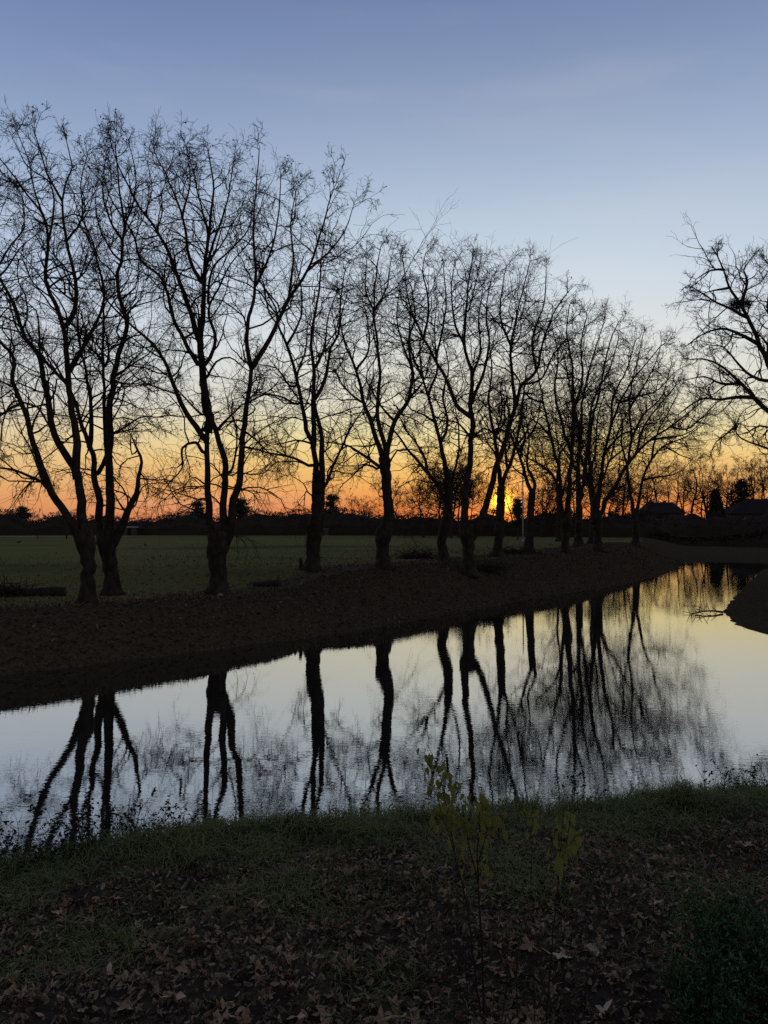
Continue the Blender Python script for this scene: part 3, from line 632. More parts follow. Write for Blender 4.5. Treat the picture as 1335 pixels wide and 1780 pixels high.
# --- big tree on the right bank, its trunk just outside the picture
plane_tree(20, (1440, 1030), 40, [
    ([(1440, 1032), (1436, 960), (1428, 880), (1420, 830)], 0, 0, 0, [24, 19, 18, 20]),
    ([(1425, 850), (1395, 770), (1360, 690), (1335, 628), (1321, 600), (1301, 552), (1287, 530), (1268, 500), (1258, 470), (1245, 440)], 12, 1.8, -.2),
    ([(1335, 628), (1340, 570), (1335, 520), (1345, 475)], 6, 1.6, .3), ([(1287, 530), (1300, 490), (1292, 470), (1306, 450)], 4, 1.4, .2), ([(1301, 552), (1265, 535), (1235, 520), (1205, 500)], 4, 1.4, -.3),
    ([(1321, 600), (1285, 580), (1250, 572), (1215, 585), (1195, 600)], 4.5, 1.4, .3), ([(1258, 470), (1235, 470), (1210, 485)], 3, 1.2, .2), ([(1268, 500), (1240, 505), (1222, 510)], 3, 1.2, -.3),
    ([(1400, 785), (1370, 740), (1335, 715), (1310, 690), (1285, 665), (1260, 640), (1230, 625), (1200, 625)], 8, 1.8, .2),
    ([(1310, 690), (1280, 690), (1255, 695), (1225, 692), (1200, 704), (1180, 720)], 4.5, 1.5, -.3), ([(1285, 665), (1255, 668), (1225, 655), (1195, 660)], 3.6, 1.4, .3),
    ([(1415, 830), (1385, 800), (1345, 785), (1335, 780), (1301, 768), (1282, 757), (1278, 745)], 5, 1.8, -.3), ([(1345, 745), (1320, 740), (1300, 752), (1280, 755)], 3.2, 1.4, .2),
    ([(1281, 740), (1262, 755), (1245, 768), (1236, 785)], 2.8, 1.2, -.2), ([(1350, 660), (1320, 660), (1290, 640), (1260, 605), (1230, 600)], 4.5, 1.4, -.25),
    ([(1428, 850), (1440, 760), (1435, 680), (1420, 590), (1400, 510), (1390, 460)], 12, 2, .2), ([(1420, 590), (1380, 540), (1360, 495), (1365, 455)], 6, 1.6, -.3),
    ([(1430, 840), (1480, 760), (1520, 680), (1560, 600), (1580, 520)], 11, 2, -.2), ([(1400, 500), (1350, 475), (1328, 450)], 4, 1.4, .3),
], 'large dense tree leaning in at the right edge with a dark nest', dens=1.25, lscale=.66, rtip=.0068, balls=.05, droop=False, nl=(6, 4), group='trees on the right bank')
# --- tree beyond the left edge whose crown reaches in
plane_tree(21, (-95, 1055), 27, [
    ([(-95, 1058), (-94, 1000), (-96, 940), (-90, 880)], 0, 0, 0, [15, 13, 18, 13]),
    ([(-90, 890), (-70, 800), (-50, 700), (-45, 600), (-20, 500), (10, 440), (42, 395), (40, 350)], 8, 1.6, -.2),
    ([(-45, 600), (-60, 500), (-50, 420), (-30, 350), (-10, 300)], 5, 1.4, .2), ([(-20, 500), (10, 470), (35, 430), (60, 410)], 3, 1.2, -.3), ([(-92, 890), (-120, 780), (-140, 660), (-150, 520), (-140, 400)], 9, 1.6, .2),
    ([(-50, 700), (-20, 640), (5, 620), (30, 600)], 3, 1.2, .3),
], 'bare tree standing just past the left edge, only its crown reaching in', dens=.8)

# nest in the right tree
rng = np.random.default_rng(5)
g = Geo(); c = P(1287, 528, 39.3)
n = 260; th = rng.uniform(0, 6.28, n); rr = rng.uniform(.12, .42, n); zz0 = rng.uniform(-.2, .16, n)
S = c + np.stack([rr * np.cos(th), rr * np.sin(th), zz0 * (1.1 - rr)], -1); D = np.stack([-np.sin(th), np.cos(th), rng.normal(0, .35, n)], -1)
p, q = grow(rng, S, D, np.full(n, .55), np.full(n, .014), np.full(n, .006), 3, .2, 0); g.tubes(p, q, 3)
tag(g.build('bird_nest', M['twig'], None, c), 'dark round twig nest high in the right-hand tree', 'nest').location = tuple(c)

# ------------------------------------------------------------------ background trees
def generic(seed, h, w, name='bare_tree', dens=.8, rtip=.02, nl=(5, 4), low=.22, nst=1, nlimb=7, lsc=1.0):
    """a whole bare tree at the origin -> (trunk mesh, crown mesh)"""
    rng = np.random.default_rng(seed); tr = Geo(); cr = Geo(); limbs = []
    for s in range(nst):
        bx = rng.normal(0, .12 * w, 2) if nst > 1 else np.zeros(2)
        r0 = .017 * h * (1 if nst == 1 else .7)
        top = np.array([bx[0] * 2 + rng.normal(0, .06 * w), bx[1] * 2 + rng.normal(0, .06 * w), h * rng.uniform(.75, .95)])
        pts, rad = catmull([[bx[0], bx[1], -.2], [bx[0] * 1.2 + rng.normal(0, .02 * h), bx[1] * 1.2, h * .3], [bx[0] * 1.6 + rng.normal(0, .03 * h), bx[1] * 1.6 + rng.normal(0, .03 * h), h * .6], top], [r0 * 1.3, r0 * .85, r0 * .5, r0 * .15], h / 18)
        tr.tubes(pts[None], rad[None], 7); limbs.append((pts, rad, max(.35, low)))
        for k in range(nlimb):
            t = rng.uniform(low, max(.7, low + .2)); i = int(t * (len(pts) - 1)); a = k * 2.4 + rng.uniform(-.4, .4); ll = w * .5 * rng.uniform(.7, 1.1) * (1.15 - .6 * t)
            e = pts[i] + np.array([math.cos(a) * ll, math.sin(a) * ll, h * rng.uniform(.14, .34)])
            mid = pts[i] * .5 + e * .5 + np.array([math.cos(a) * ll * .12, math.sin(a) * ll * .12, -h * .03])
            lp, lr = catmull([pts[i], mid, e], [rad[i] * .65, rad[i] * .4, rtip * 1.6], h / 14)
            tr.tubes(lp[None], lr[None], 5); limbs.append((lp, lr, .2))
    crown(rng, limbs, rtip, dens / (h / 9), h / 9 * .9 * lsc, cr, None, nl=nl)
    fs = lambda G: [np.concatenate(G.F4)] + ([np.concatenate(G.F3)] if G.F3 else [])
    a = mesh('trunk', np.concatenate(tr.V), fs(tr)); b = mesh('crown', np.concatenate(cr.V), fs(cr))
    a.materials.append(M['far_bark']); b.materials.append(M['far_bark'])
    return a, b
VAR = [generic(101, 12, 9, nst=1), generic(102, 12, 10, nst=2, nlimb=5), generic(103, 12, 7, nst=1, nlimb=8, low=.15), generic(104, 12, 6, nst=3, nlimb=4)]
OPEN = [generic(121, 12, 9, dens=.5, rtip=.011, nl=(5, 4)), generic(122, 12, 10, nst=2, nlimb=5, dens=.45, rtip=.011, nl=(6, 5)), generic(123, 12, 7, nlimb=8, low=.3, dens=.5, rtip=.011, nl=(6, 5)), generic(124, 12, 6, nst=3, nlimb=4, dens=.4, rtip=.011, nl=(6, 5))]
DENSE = [generic(111, 12, 12, nst=4, nlimb=7, dens=.6, rtip=.02, nl=(5, 4), low=.5), generic(112, 12, 11, nst=3, nlimb=7, dens=.55, rtip=.02, nl=(5, 4), low=.48)]
def far_tree(var, px, Z, ytop, rot, label, group, sx=1.0, name='bare_tree'):
    x = (px - CX) / F * Z; g0 = hgt(x, Z); top = CAMZ + (HOR - ytop) / F * Z; s = (top - g0) / 12.0
    e = empty(name, (x, Z, g0), label=label, cat='tree', group=group); e.rotation_euler = (0, 0, rot); e.scale = (s * sx, s * sx, s)
    for nm, me in zip(('trunk', 'crown'), var):
        o = bpy.data.objects.new(nm, me); COL.objects.link(o); o.parent = e
    return e
rb = np.random.default_rng(9)
# clump round the sun
gS = 'bare trees in the clump round the sun'
for i, (px, Z, yt, v, sx, lb) in enumerate([
    (796, 118, 786, DENSE[0], .85, 'dense dark-crowned tree with many stems just left of the sun'), (818, 124, 800, DENSE[1], .62, 'high-crowned tree just left of the sun behind the wide V plane'),
    (745, 125, 822, DENSE[1], 1.0, 'twiggy rounded tree at the left end of the sunlit clump'), (915, 126, 815, VAR[1], .9, 'open bare tree right of the sun against orange sky'),
    (945, 128, 822, VAR[3], 1.1, 'many-stemmed bare tree right of the sun behind kinked plane'), (770, 130, 800, VAR[3], 1.2, 'upright many-stemmed bare tree in the middle of the sunlit clump'),
    (712, 140, 845, VAR[1], 1.2, 'low spreading bare tree at the far left of sunlit clump')]):
    far_tree(v, px, Z, yt, rb.uniform(0, 6.28), lb, gS, sx)
# row behind the houses on the right
gR = 'bare trees behind the houses on the right'
for i, (px, yt, v) in enumerate([(1010, 815, 1), (1055, 812, 3), (1085, 800, 0), (1128, 806, 2), (1160, 790, 1), (1185, 800, 3), (1205, 796, 0), (1228, 805, 3), (1252, 788, 1), (1276, 800, 2), (1300, 790, 1), (1318, 796, 3), (1338, 786, 0), (1362, 790, 1), (1390, 780, 2)]):
    far_tree((VAR if px < 1100 else OPEN)[v], px, (136 if px < 1100 else 225) + 9 * math.sin(i * 2.1), yt + 6 * math.sin(i * 5), rb.uniform(0, 6.28), 'bare tree in the orange-lit row behind the houses, ' + ORD[i] + ' from its left end', gR, 1.0)
# along the far side of the meadow
gL = 'small bare trees in the treeline across the meadow'
for i, (px, yt, v) in enumerate([(-30, 876, 0), (12, 884, 1), (30, 881, 2), (118, 884, 3), (175, 890, 0), (205, 893, 1), (252, 888, 2), (290, 886, 1), (312, 880, 0), (330, 884, 3), (395, 882, 1), (440, 880, 2), (462, 886, 0), (486, 888, 1), (515, 890, 2), (660, 890, 0), (690, 884, 1)]):
    far_tree(VAR[v], px, 165 + 8 * math.sin(i * 1.7), yt, rb.uniform(0, 6.28), 'small bare tree in the dark treeline across the meadow, ' + ORD[i] + ' from its left end', gL, 1.3)
far_tree(VAR[2], 66, 112, 878, 1.0, 'slender bare tree standing alone on the meadow edge at left', 'lone trees on the meadow', .7)
far_tree(VAR[3], 628, 172, 858, .6, 'loose rounded bare tree right of the dark pine', gL, .9)

def evergreen(seed, h, w, kind):
    rng = np.random.default_rng(seed); tr = Geo(); cr = Geo()
    tr.tubes(np.array([[[0, 0, -.2], [.02 * h, 0, h * .5], [0, 0, h * .97]]]), np.array([[.025 * h, .018 * h, .004 * h]]), 7)
    V = []; 
    nlay = 26 if kind == 'cone' else 24
    for k in range(nlay):
        t = k / nlay if kind == 'cone' else rng.uniform(.3, .97)
        z = h * (.06 + .94 * t) if kind == 'cone' else h * t
        rad = w / 2 * (1 - t) ** .85 + .05 if kind == 'cone' else w / 2 * (1.15 - t) ** .6 * rng.uniform(.45, 1.1)
        for j in range(9 if kind == 'cone' else 4):
            a = rng.uniform(0, 6.28); rr = rad * rng.uniform(.55, 1.05)
            e = np.array([math.cos(a) * rr, math.sin(a) * rr, z + (-.06 if kind == 'cone' else .05) * h * rng.uniform(.2, 1)])
            tr.tubes(np.array([[[0, 0, z], e]]), np.array([[.006 * h, .003 * h]]), 3)
            m = 60 if kind == 'cone' else 34
            u = rng.uniform(.25, 1.05, m)[:, None]; c = np.array([0, 0, z]) * (1 - u) + e * u + rng.normal(0, 1, (m, 3)) * np.array([.026 if kind == 'cone' else .05, .026 if kind == 'cone' else .05, .022 if kind == 'cone' else .038]) * h * (.6 + .5 * u)
            V.append(c)
    c = np.concatenate(V); m = len(c); s = .028 * h
    d1 = unit(rng.normal(size=(m, 3))) * s; d2 = unit(np.cross(d1, rng.normal(size=(m, 3)))) * s * .4
    vv = np.stack([c - d1, c + d2, c + d1, c - d2], 1).reshape(-1, 3)
    cr.add(vv, None, np.arange(m * 4).reshape(-1, 4))
    a = mesh('trunk', np.concatenate(tr.V), [np.concatenate(tr.F4)]); a.materials.append(M['far_bark'])
    b = mesh('crown', np.concatenate(cr.V), [np.concatenate(cr.F4)], False); b.materials.append(M['far_green'])
    return a, b
PINE = evergreen(201, 12, 8, 'pine'); CONE = evergreen(202, 12, 5.2, 'cone'); PINE2 = evergreen(203, 12, 9, 'pine')
gE = 'evergreens in the treeline'
far_tree(PINE, 577, 165, 862, .3, 'dark ragged pine rising above treeline beside the swollen plane trunk', gE, 1.35, 'pine_tree')
far_tree(PINE2, 418, 160, 868, 1.9, 'broad dark evergreen in treeline right of the broad plane tree', gE, 1.5, 'pine_tree')
far_tree(PINE, 345, 163, 874, 2.6, 'dark evergreen in treeline half hidden by broad plane tree', gE, 1.5, 'pine_tree')
far_tree(PINE2, 40, 168, 882, .8, 'dark evergreen clump at the left end of the treeline', gE, 1.5, 'pine_tree')
far_tree(CONE, 1244, 200, 850, 0, 'pointed cone-shaped conifer between the two dark houses', gE, 1.25, 'conifer')
far_tree(PINE, 1290, 218, 838, 1.1, 'small flat-topped pine over the right-hand house roof', gE, 1.1, 'pine_tree')
far_tree(PINE2, 900, 105, 868, 2.0, 'low dark evergreen just right of the sun', gE, .8, 'pine_tree')

# hedge mass across the meadow
def hedge(name, pts, hts, depth, seed, nleaf, mat=None):
    rng = np.random.default_rng(seed); g = Geo()
    xs_ = np.array([p[0] for p in pts], float); ys_ = np.array([p[1] for p in pts], float); hh = np.array(hts, float)
    L_ = np.concatenate(([0], np.cumsum(np.hypot(np.diff(xs_), np.diff(ys_))))); m = max(40, int(L_[-1] / .9)); s = np.linspace(0, L_[-1], m)
    x = np.interp(s, L_, xs_); y = np.interp(s, L_, ys_); h = np.interp(s, L_, hh) * (1 + .5 * fbm(s * .22, s * 0 + seed, seed, 4))
    prof = [(-.5, 0), (-.52, .45), (-.38, .8), (0, .93), (.38, .8), (.5, .4), (.5, 0)]
    V = []
    for (a, b) in prof:
        yy_ = y + a * depth + .5 * fbm(s * .5, s * 0 + a * 7, seed + 3, 3); V.append(np.stack([x, yy_, height(x, y) - .1 + b * h * (1 + .12 * fbm(s * .8, s * 0 + b * 9, seed + 5, 3))], -1))
    V = np.stack(V, 1); k = len(prof); ii = np.arange(m * k).reshape(m, k)
    g.add(V.reshape(-1, 3), None, np.stack([ii[:-1, :-1], ii[:-1, 1:], ii[1:, 1:], ii[1:, :-1]], -1).reshape(-1, 4))
    u = rng.uniform(0, L_[-1], nleaf); cx_ = np.interp(u, L_, xs_); cy_ = np.interp(u, L_, ys_); ch = np.interp(u, s, h)
    t = rng.beta(2.2, 1.1, nleaf); c = np.stack([cx_ + rng.normal(0, .3, nleaf), cy_ - depth * .5 * rng.uniform(-.7, 1.05, nleaf), height(cx_, cy_) + ch * (t * 1.05 + .04)], -1)
    sz = rng.uniform(.12, .34, nleaf)[:, None]
    d1 = unit(rng.normal(size=(nleaf, 3)) + np.array([0, 0, .6])) * sz * 1.3; d2 = unit(np.cross(d1, rng.normal(size=(nleaf, 3)))) * sz * .33
    g.add(np.stack([c - d1, c + d2, c + d1, c - d2], 1).reshape(-1, 3), None, np.arange(nleaf * 4).reshape(-1, 4))
    o = g.build(name, mat or M['hedge'], None, (0, 0, 0), False); return o
def X(px, Z): return (px - CX) / F * Z
hp = [(-140, 152), (-60, 152), (0, 152), (60, 152), (110, 154), (200, 152), (300, 152), (380, 150), (450, 150), (540, 150), (640, 150), (740, 146), (900, 138), (1000, 130), (1090, 126), (1150, 126)]
tops = [893, 893, 894, 897, 899, 896, 897, 894, 894, 896, 898, 897, 898, 898, 898, 900]
pts = [(X(a, z), z) for a, z in hp]
tag(hedge('hedgerow', pts, [CAMZ + (HOR - t) / F * z - hgt(X(a, z), z) for t, (a, z) in zip(tops, hp)], 5, 301, 16000), 'long dark hedgerow closing the far side of the meadow', 'hedgerow', kind='stuff')
hp2 = [(1060, 150), (1120, 185), (1200, 190), (1280, 190), (1360, 185), (1450, 180)]
tops2 = [897, 892, 893, 894, 890, 890]
tag(hedge('undergrowth', [(X(a, z), z) for a, z in hp2], [CAMZ + (HOR - t) / F * z - hgt(X(a, z), z) for t, (a, z) in zip(tops2, hp2)], 4, 302, 7000), 'dark undergrowth along the end of the river below the houses', 'undergrowth', kind='stuff')

hp3 = [(1090, 128), (1160, 122), (1250, 118), (1340, 112), (1450, 108)]; tops3 = [931, 930, 934, 928, 926]
tag(hedge('scrub', [(X(a, z), z) for a, z in hp3], [CAMZ + (HOR - t) / F * z - hgt(X(a, z), z) for t, (a, z) in zip(tops3, hp3)], 3, 303, 5000), 'low dark scrub on the flat bank beyond the river end', 'scrub', kind='stuff')

# ------------------------------------------------------------------ houses, shed, pole, box
def box_v(x0, x1, y0, y1, z0, z1):
    V = [(x0, y0, z0), (x1, y0, z0), (x1, y1, z0), (x0, y1, z0), (x0, y0, z1), (x1, y0, z1), (x1, y1, z1), (x0, y1, z1)]
    return V, [(0, 3, 2, 1), (4, 5, 6, 7), (0, 1, 5, 4), (1, 2, 6, 5), (2, 3, 7, 6), (3, 0, 4, 7)]
def house(px0, px1, Z, ye, yr, label, hip=.25, chim=(), wins=()):
    x0, x1 = X(px0, Z), X(px1, Z); w = x1 - x0; dep = 11.0; xc = (x0 + x1) / 2
    zg = hgt(xc, Z) - .2; e = empty('house', (xc, Z, zg), label=label, cat='house')
    ze = CAMZ + (HOR - ye) / F * Z - zg; zr = CAMZ + (HOR - yr) / F * Z - zg
    g = Geo(); v, f = box_v(-w / 2 + .4, w / 2 - .4, .4, dep - .4, 0, ze); g.add(v, None, f); g.build('wall', M['wall'], e, sm=False)
    g = Geo(); hx = w / 2 - hip * w
    v = [(-w / 2, 0, ze + .01), (w / 2, 0, ze + .01), (w / 2, dep, ze + .01), (-w / 2, dep, ze + .01), (-hx, dep / 2, zr), (hx, dep / 2, zr)]
    v2 = [(a, b, c + .16 if k < 4 else c) for k, (a, b, c) in enumerate(v)]
    g.add(v[:4] + v2, [(3, 0, 0 + 4)] and [(7, 4, 8), (5, 6, 9)], [(3, 2, 1, 0), (4, 5, 9, 8), (6, 7, 8, 9), (0, 1, 5, 4), (1, 2, 6, 5), (2, 3, 7, 6), (3, 0, 4, 7)])
    rf = g.build('roof', M['tiles'], e, sm=False)
    for cxx in chim:
        g = Geo(); v, f = box_v(cxx * w - .35, cxx * w + .35, dep / 2 - .35, dep / 2 + .35, zr - .6, zr + .35); g.add(v, None, f)
        v, f = box_v(cxx * w - .42, cxx * w + .42, dep / 2 - .42, dep / 2 + .42, zr + .35, zr + .45); g.add(v, None, f); g.build('chimney', M['wall'], rf, sm=False)
    for (wx, ww) in wins:
        z0 = ze * .42; z1 = ze * .82; a = wx * w
        g = Geo()
        for (q0, q1, r0, r1) in ((a - ww / 2, a + ww / 2, z1 - .07, z1), (a - ww / 2, a + ww / 2, z0, z0 + .07), (a - ww / 2, a - ww / 2 + .07, z0 + .07, z1 - .07), (a + ww / 2 - .07, a + ww / 2, z0 + .07, z1 - .07), (a - .03, a + .03, z0 + .07, z1 - .07)):
            v, f = box_v(q0, q1, .33, .398, r0, r1); g.add(v, None, f)
        wo = g.build('window', M['frame'], e, sm=False)
        g = Geo(); v, f = box_v(a - ww / 2 + .07, a + ww / 2 - .07, .37, .39, z0 + .07, z1 - .07); g.add(v, None, f); g.build('pane', M['glass'], wo, sm=False)
    return e
house(1126, 1194, 208, 893, 872, 'dark house with low hipped roof and two small chimneys behind bare trees', .16, (-.24, .12), ((-.3, 1.0), (-.08, 1.0), (.3, 1.0)))
house(1268, 1400, 205, 894, 866, 'dark house with long sloping roof at the right edge', .36, (), ((-.3, 1.2), (-.05, 1.2), (.25, 1.2)))
# pale shed seen through the hedge at left
Zs = 147.5; e = empty('shed', (X(225, Zs), Zs, hgt(X(225, Zs), Zs)), label='small white flat-roofed shed before the hedgerow at left', cat='shed')
g = Geo(); v, f = box_v(-1.1, 1.1, 0, 1.6, 0, 1.5); g.add(v, None, f); g.build('wall', M['wall'], e, sm=False)
g = Geo(); v, f = box_v(-1.3, 1.3, -.15, 1.75, 1.5, 1.72); g.add(v, None, f); g.build('roof', M['white'], e, sm=False)
g = Geo(); v, f = box_v(-.35, .35, -.05, -.003, 0, 1.35); g.add(v, None, f); g.build('door', M['tiles'], e, sm=False)
# utility box
Zu = 143; e = empty('utility_box', (X(567, Zu), Zu, hgt(X(567, Zu), Zu)), label='pale upright utility box against the hedgerow by the swollen trunk', cat='utility box')
g = Geo(); v, f = box_v(-.38, .38, -.2, .2, .1, 1.25); g.add(v, None, f); g.build('cabinet', M['wall'], e, sm=False)
g = Geo(); v, f = box_v(-.43, .43, -.25, .25, 1.25, 1.33); g.add(v, None, f); g.build('lid', M['metal'], e, sm=False)
g = Geo(); v, f = box_v(-.43, .43, -.25, .25, -.1, .1); g.add(v, None, f); g.build('plinth', M['stone'], e, sm=False)
# pole
Zp = 92; xp = X(909, Zp); e = empty('pole', (xp, Zp, hgt(xp, Zp)), label='thin pale metal pole on the meadow near the sun', cat='pole')
g = Geo(); g.tubes(np.array([[[0, 0, -.2], [0, 0, 4], [0, 0, 9.5]]]), np.array([[.10, .085, .06]]), 10, cap=True); g.build('mast', M['metal'], e)
g = Geo(); g.tubes(np.array([[[0, 0, -.1], [0, 0, .35]]]), np.array([[.17, .15]]), 10, cap=True); g.build('foot', M['metal'], e)
# wooden post
Zp = 112; xp = X(116, Zp); e = empty('wooden_post', (xp, Zp, hgt(xp, Zp)), label='short dark wooden post at the far left of the meadow', cat='post')
g = Geo(); g.tubes(np.array([[[0, 0, -.2], [0, 0, .9], [.02, 0, 1.7]]]), np.array([[.12, .11, .10]]), 8, cap=True); g.build('post_shaft', M['wood'], e)
g = Geo(); g.tubes(np.array([[[.02, 0, 1.7], [.02, 0, 1.8]]]), np.array([[.13, .06]]), 8, cap=True); g.build('post_cap', M['wood'], e)
# crows on the meadow
for (px, py, rot, lb) in ((33, 944, .3, 'black crow on the meadow near the left edge'), (253, 949, 2.4, 'black crow on the meadow right of the flared-foot tree')):
    Zc = 2.0 * F / (py - HOR); x = X(px, Zc); zb = hgt(x, Zc)
    e = empty('crow', (x, Zc, zb), label=lb, cat='bird'); e.rotation_euler = (0, 0, rot)
    g = Geo(); g.tubes(np.array([[[-.30, 0, .12], [-.18, 0, .15], [-.08, 0, .17], [.04, 0, .2], [.12, 0, .24], [.17, 0, .29], [.21, 0, .31], [.25, 0, .30], [.31, 0, .285]]]), np.array([[.012, .035, .075, .085, .07, .05, .05, .035, .004]]), 9, cap=True); g.build('body', M['crow'], e)
    for s in (-1, 1):
        g = Geo(); g.tubes(np.array([[[0, s * .04, .15], [.01, s * .045, .05], [0, s * .045, 0], [.05, s * .05, 0]]]), np.array([[.014, .008, .008, .006]]), 5); g.build('leg', M['crow'], e)

# ------------------------------------------------------------------ logs, stone, brush on the far bank
def log(px0, px1, py, Z, r, label, rot=.05):
    x0, x1 = X(px0, Z), X(px1, Z); zc = hgt((x0 + x1) / 2, Z); rng = np.random.default_rng(int(px1))
    e = empty('log', ((x0 + x1) / 2, Z, zc), label=label, cat='log'); L_ = (x1 - x0) / 2
    t = np.linspace(-1, 1, 12); p = np.stack([t * L_, t * rot + .03 * np.sin(t * 5), r * .8 + .03 * t + .02 * np.sin(t * 4)], -1)
    g = Geo(); g.tubes(p[None], (r * (1 + .08 * rng.normal(size=12)))[None], 12, cap=True); g.build('log_body', M['wood'], e)
    for s in (0, -1):
        d = (p[0] - p[1] if s == 0 else p[-1] - p[-2]); d /= np.linalg.norm(d)
        g = Geo(); g.tubes(np.stack([p[s], p[s] + d * .015])[None], np.array([[r * .9, r * .88]]), 12, cap=True); g.build('cut_end', M['cutwood'], e)
log(42, 114, 1040, 30.5, .19, 'thick dark log lying on the far bank at left')
log(441, 490, 1002, 33.5, .13, 'low dark log between broad plane tree and the swollen one')
def brush(px, Z, w, h, seed, label):
    rng = np.random.default_rng(seed); x = X(px, Z); zb = hgt(x, Z); g = Geo(); n = 220
    S = np.stack([rng.normal(0, w * .3, n), rng.normal(0, .35, n), np.abs(rng.normal(0, h * .35, n))], -1); D = rng.normal(size=(n, 3)) * np.array([1, .8, .35])
    p, q = grow(rng, S, D, rng.uniform(.4, 1.1, n), np.full(n, .02), np.full(n, .007), 4, .2, .0); p[:, :, 2] = np.abs(p[:, :, 2]); g.tubes(p, q, 4)
    o = g.build('brush_pile', M['twig']); o.location = (x, Z, zb); tag(o, label, 'brush pile')
brush(728, 47, 2.2, .5, 1, 'low heap of cut branches left of the thin-footed plane tree')
brush(891, 54, 2.4, .5, 2, 'low heap of cut branches between the sun tree and kinked tree')
brush(15, 30.5, 1.2, .4, 3, 'dark tangle of twigs at the left end of the thick log')
brush(850, 44, 1.2, .3, 4, 'small heap of twigs right of the wide V-shaped plane')
g = Geo(); Zt = 36.6; xt = X(523, Zt); g.tubes(np.array([[[0, 0, -.1], [.01, 0, .25], [-.02, 0, .55]]]), np.array([[.12, .09, .07]]), 8, cap=True)
o = g.build('stump', M['wood']); o.location = (xt, Zt, hgt(xt, Zt)); tag(o, 'thin broken stump beside the swollen plane trunk', 'stump')
def rock(name, loc, s, seed, mat, label, cat):
    rng = np.random.default_rng(seed); u = np.linspace(0, math.pi, 8); v = np.linspace(0, 2 * math.pi, 13)[:-1]
    U, W = np.meshgrid(u, v, indexing='ij'); d = 1 + .25 * fbm(U * 1.3 + seed, np.sin(W) * 1.3, seed, 3)
    V_ = np.stack([np.sin(U) * np.cos(W) * d * s[0], np.sin(U) * np.sin(W) * d * s[1], np.cos(U) * d * s[2] + s[2] * .5], -1); ii = np.arange(96).reshape(8, 12)
    f = np.stack([ii[:-1], np.roll(ii[:-1], -1, 1), np.roll(ii[1:], -1, 1), ii[1:]], -1).reshape(-1, 4)
    o = link(name, mesh(name, V_.reshape(-1, 3), [f]), mat); o.location = loc; tag(o, label, cat); return o
x = X(383, 30.2); rock('stone', (x, 30.2, hgt(x, 30.2)), (.12, .1, .09), 3, M['stone'], 'pale round stone at the foot of the broad plane tree', 'stone')
# floating branch by the spit
rng = np.random.default_rng(31); g = Geo(); Zf = 34.8
p0 = np.array([X(1255, Zf), Zf, .05]); p1_ = np.array([X(1194, Zf), Zf - .3, .03])
pts, rad = catmull([p0, p0 * .6 + p1_ * .4 + np.array([0, 0, .08]), p1_], [.05, .035, .012], .15); g.tubes(pts[None], rad[None], 6)
S = pts[rng.integers(2, len(pts), 22)]; D = rng.normal(size=(22, 3)) * np.array([1, .8, .8]) + np.array([-.4, 0, .7]); p, q = grow(rng, S, D, rng.uniform(.2, .55, 22), np.full(22, .016), np.full(22, .008), 4, .3, -.12)
p[:, :, 2] = np.maximum(p[:, :, 2], .01); g.tubes(p, q, 4)
o = g.build('floating_branch', M['twig'], None, p0); o.location = tuple(p0); tag(o, 'bare dead branch lying in the water off the right bank', 'branch')

# ------------------------------------------------------------------ ground cover
def blades(name, mat, x, y, ln, wd, seed, lean=.5, kind='stuff', label=None, cat=None, droop=.5):
    rng = np.random.default_rng(seed); n = len(x); z = height(x, y); b = np.stack([x, y, z - .01], -1)
    a = rng.uniform(0, 6.28, n); tilt = np.abs(rng.normal(lean, .25, n)); d = np.stack([np.cos(a) * np.sin(tilt), np.sin(a) * np.sin(tilt), np.cos(tilt)], -1)
    hz = np.stack([np.cos(a), np.sin(a), 0 * a], -1); sd = np.stack([-np.sin(a), np.cos(a), 0 * a], -1)
    tw = rng.uniform(-.8, .8, n)[:, None]; sd = unit(sd + tw * hz)
    l_ = ln[:, None]; w_ = wd[:, None]
    m1 = b + d * l_ * .5; d2 = unit(d + droop * hz - np.array([0, 0, droop * .8])); m2 = m1 + d2 * l_ * .35; d3 = unit(d2 + droop * hz - np.array([0, 0, droop])); tp = m2 + d3 * l_ * .25
    V_ = np.stack([b - sd * w_, b + sd * w_, m1 - sd * w_ * .85, m1 + sd * w_ * .85, m2 - sd * w_ * .55, m2 + sd * w_ * .55, tp], 1)
    q0 = np.arange(n)[:, None] * 7
    f4 = np.concatenate([q0 + np.array([0, 1, 3, 2]), q0 + np.array([2, 3, 5, 4])]); f3 = q0 + np.array([4, 5, 6])
    g = Geo(); g.add(V_.reshape(-1, 3), f3, f4); o = g.build(name, mat, None, (0, 0, 0)); tag(o, label, cat, kind=kind); return o
rng = np.random.default_rng(41)
# turf strip along the near water's edge, thinning up the bank
n = 150000; x = rng.uniform(-8.5, 9.5, n); y = rng.uniform(4.6, 12.2, n); d = wdist(x, y)
pr = np.interp(d, [.0, .25, 1.2, 2.4, 3.6, 6], [.3, 1, .95, .75, .36, .14]) * (1 + 1.5 * fbm(x * .9, y * .9, 51, 3)) * np.where(d > 1.6, np.clip(.8 + 3.2 * fbm(x * 1.1, y * 1.1, 55, 3), .03, 1.8), 1)
k = (rng.uniform(size=n) < pr * .62 * (1 + .9 * sstep(-x, -1, 3) * sstep(d, 1, 2.5))) & (d > .02) & (np.abs(x) < y * .62 + .8); x, y, d = x[k], y[k], d[k]
cl = np.clip(1 + 1.3 * fbm(x * 1.4, y * 1.4, 61, 3), .5, 1.9)
blades('turf_grass', M['grass'], x, y, rng.uniform(.09, .22, len(x)) * cl * np.interp(d, [0, .8, 2, 4], [1.2, 1.15, .9, .65]), rng.uniform(.003, .0058, len(x)), 42, .75, label='dull green grass along the near edge of the water', cat='grass', droop=.7)
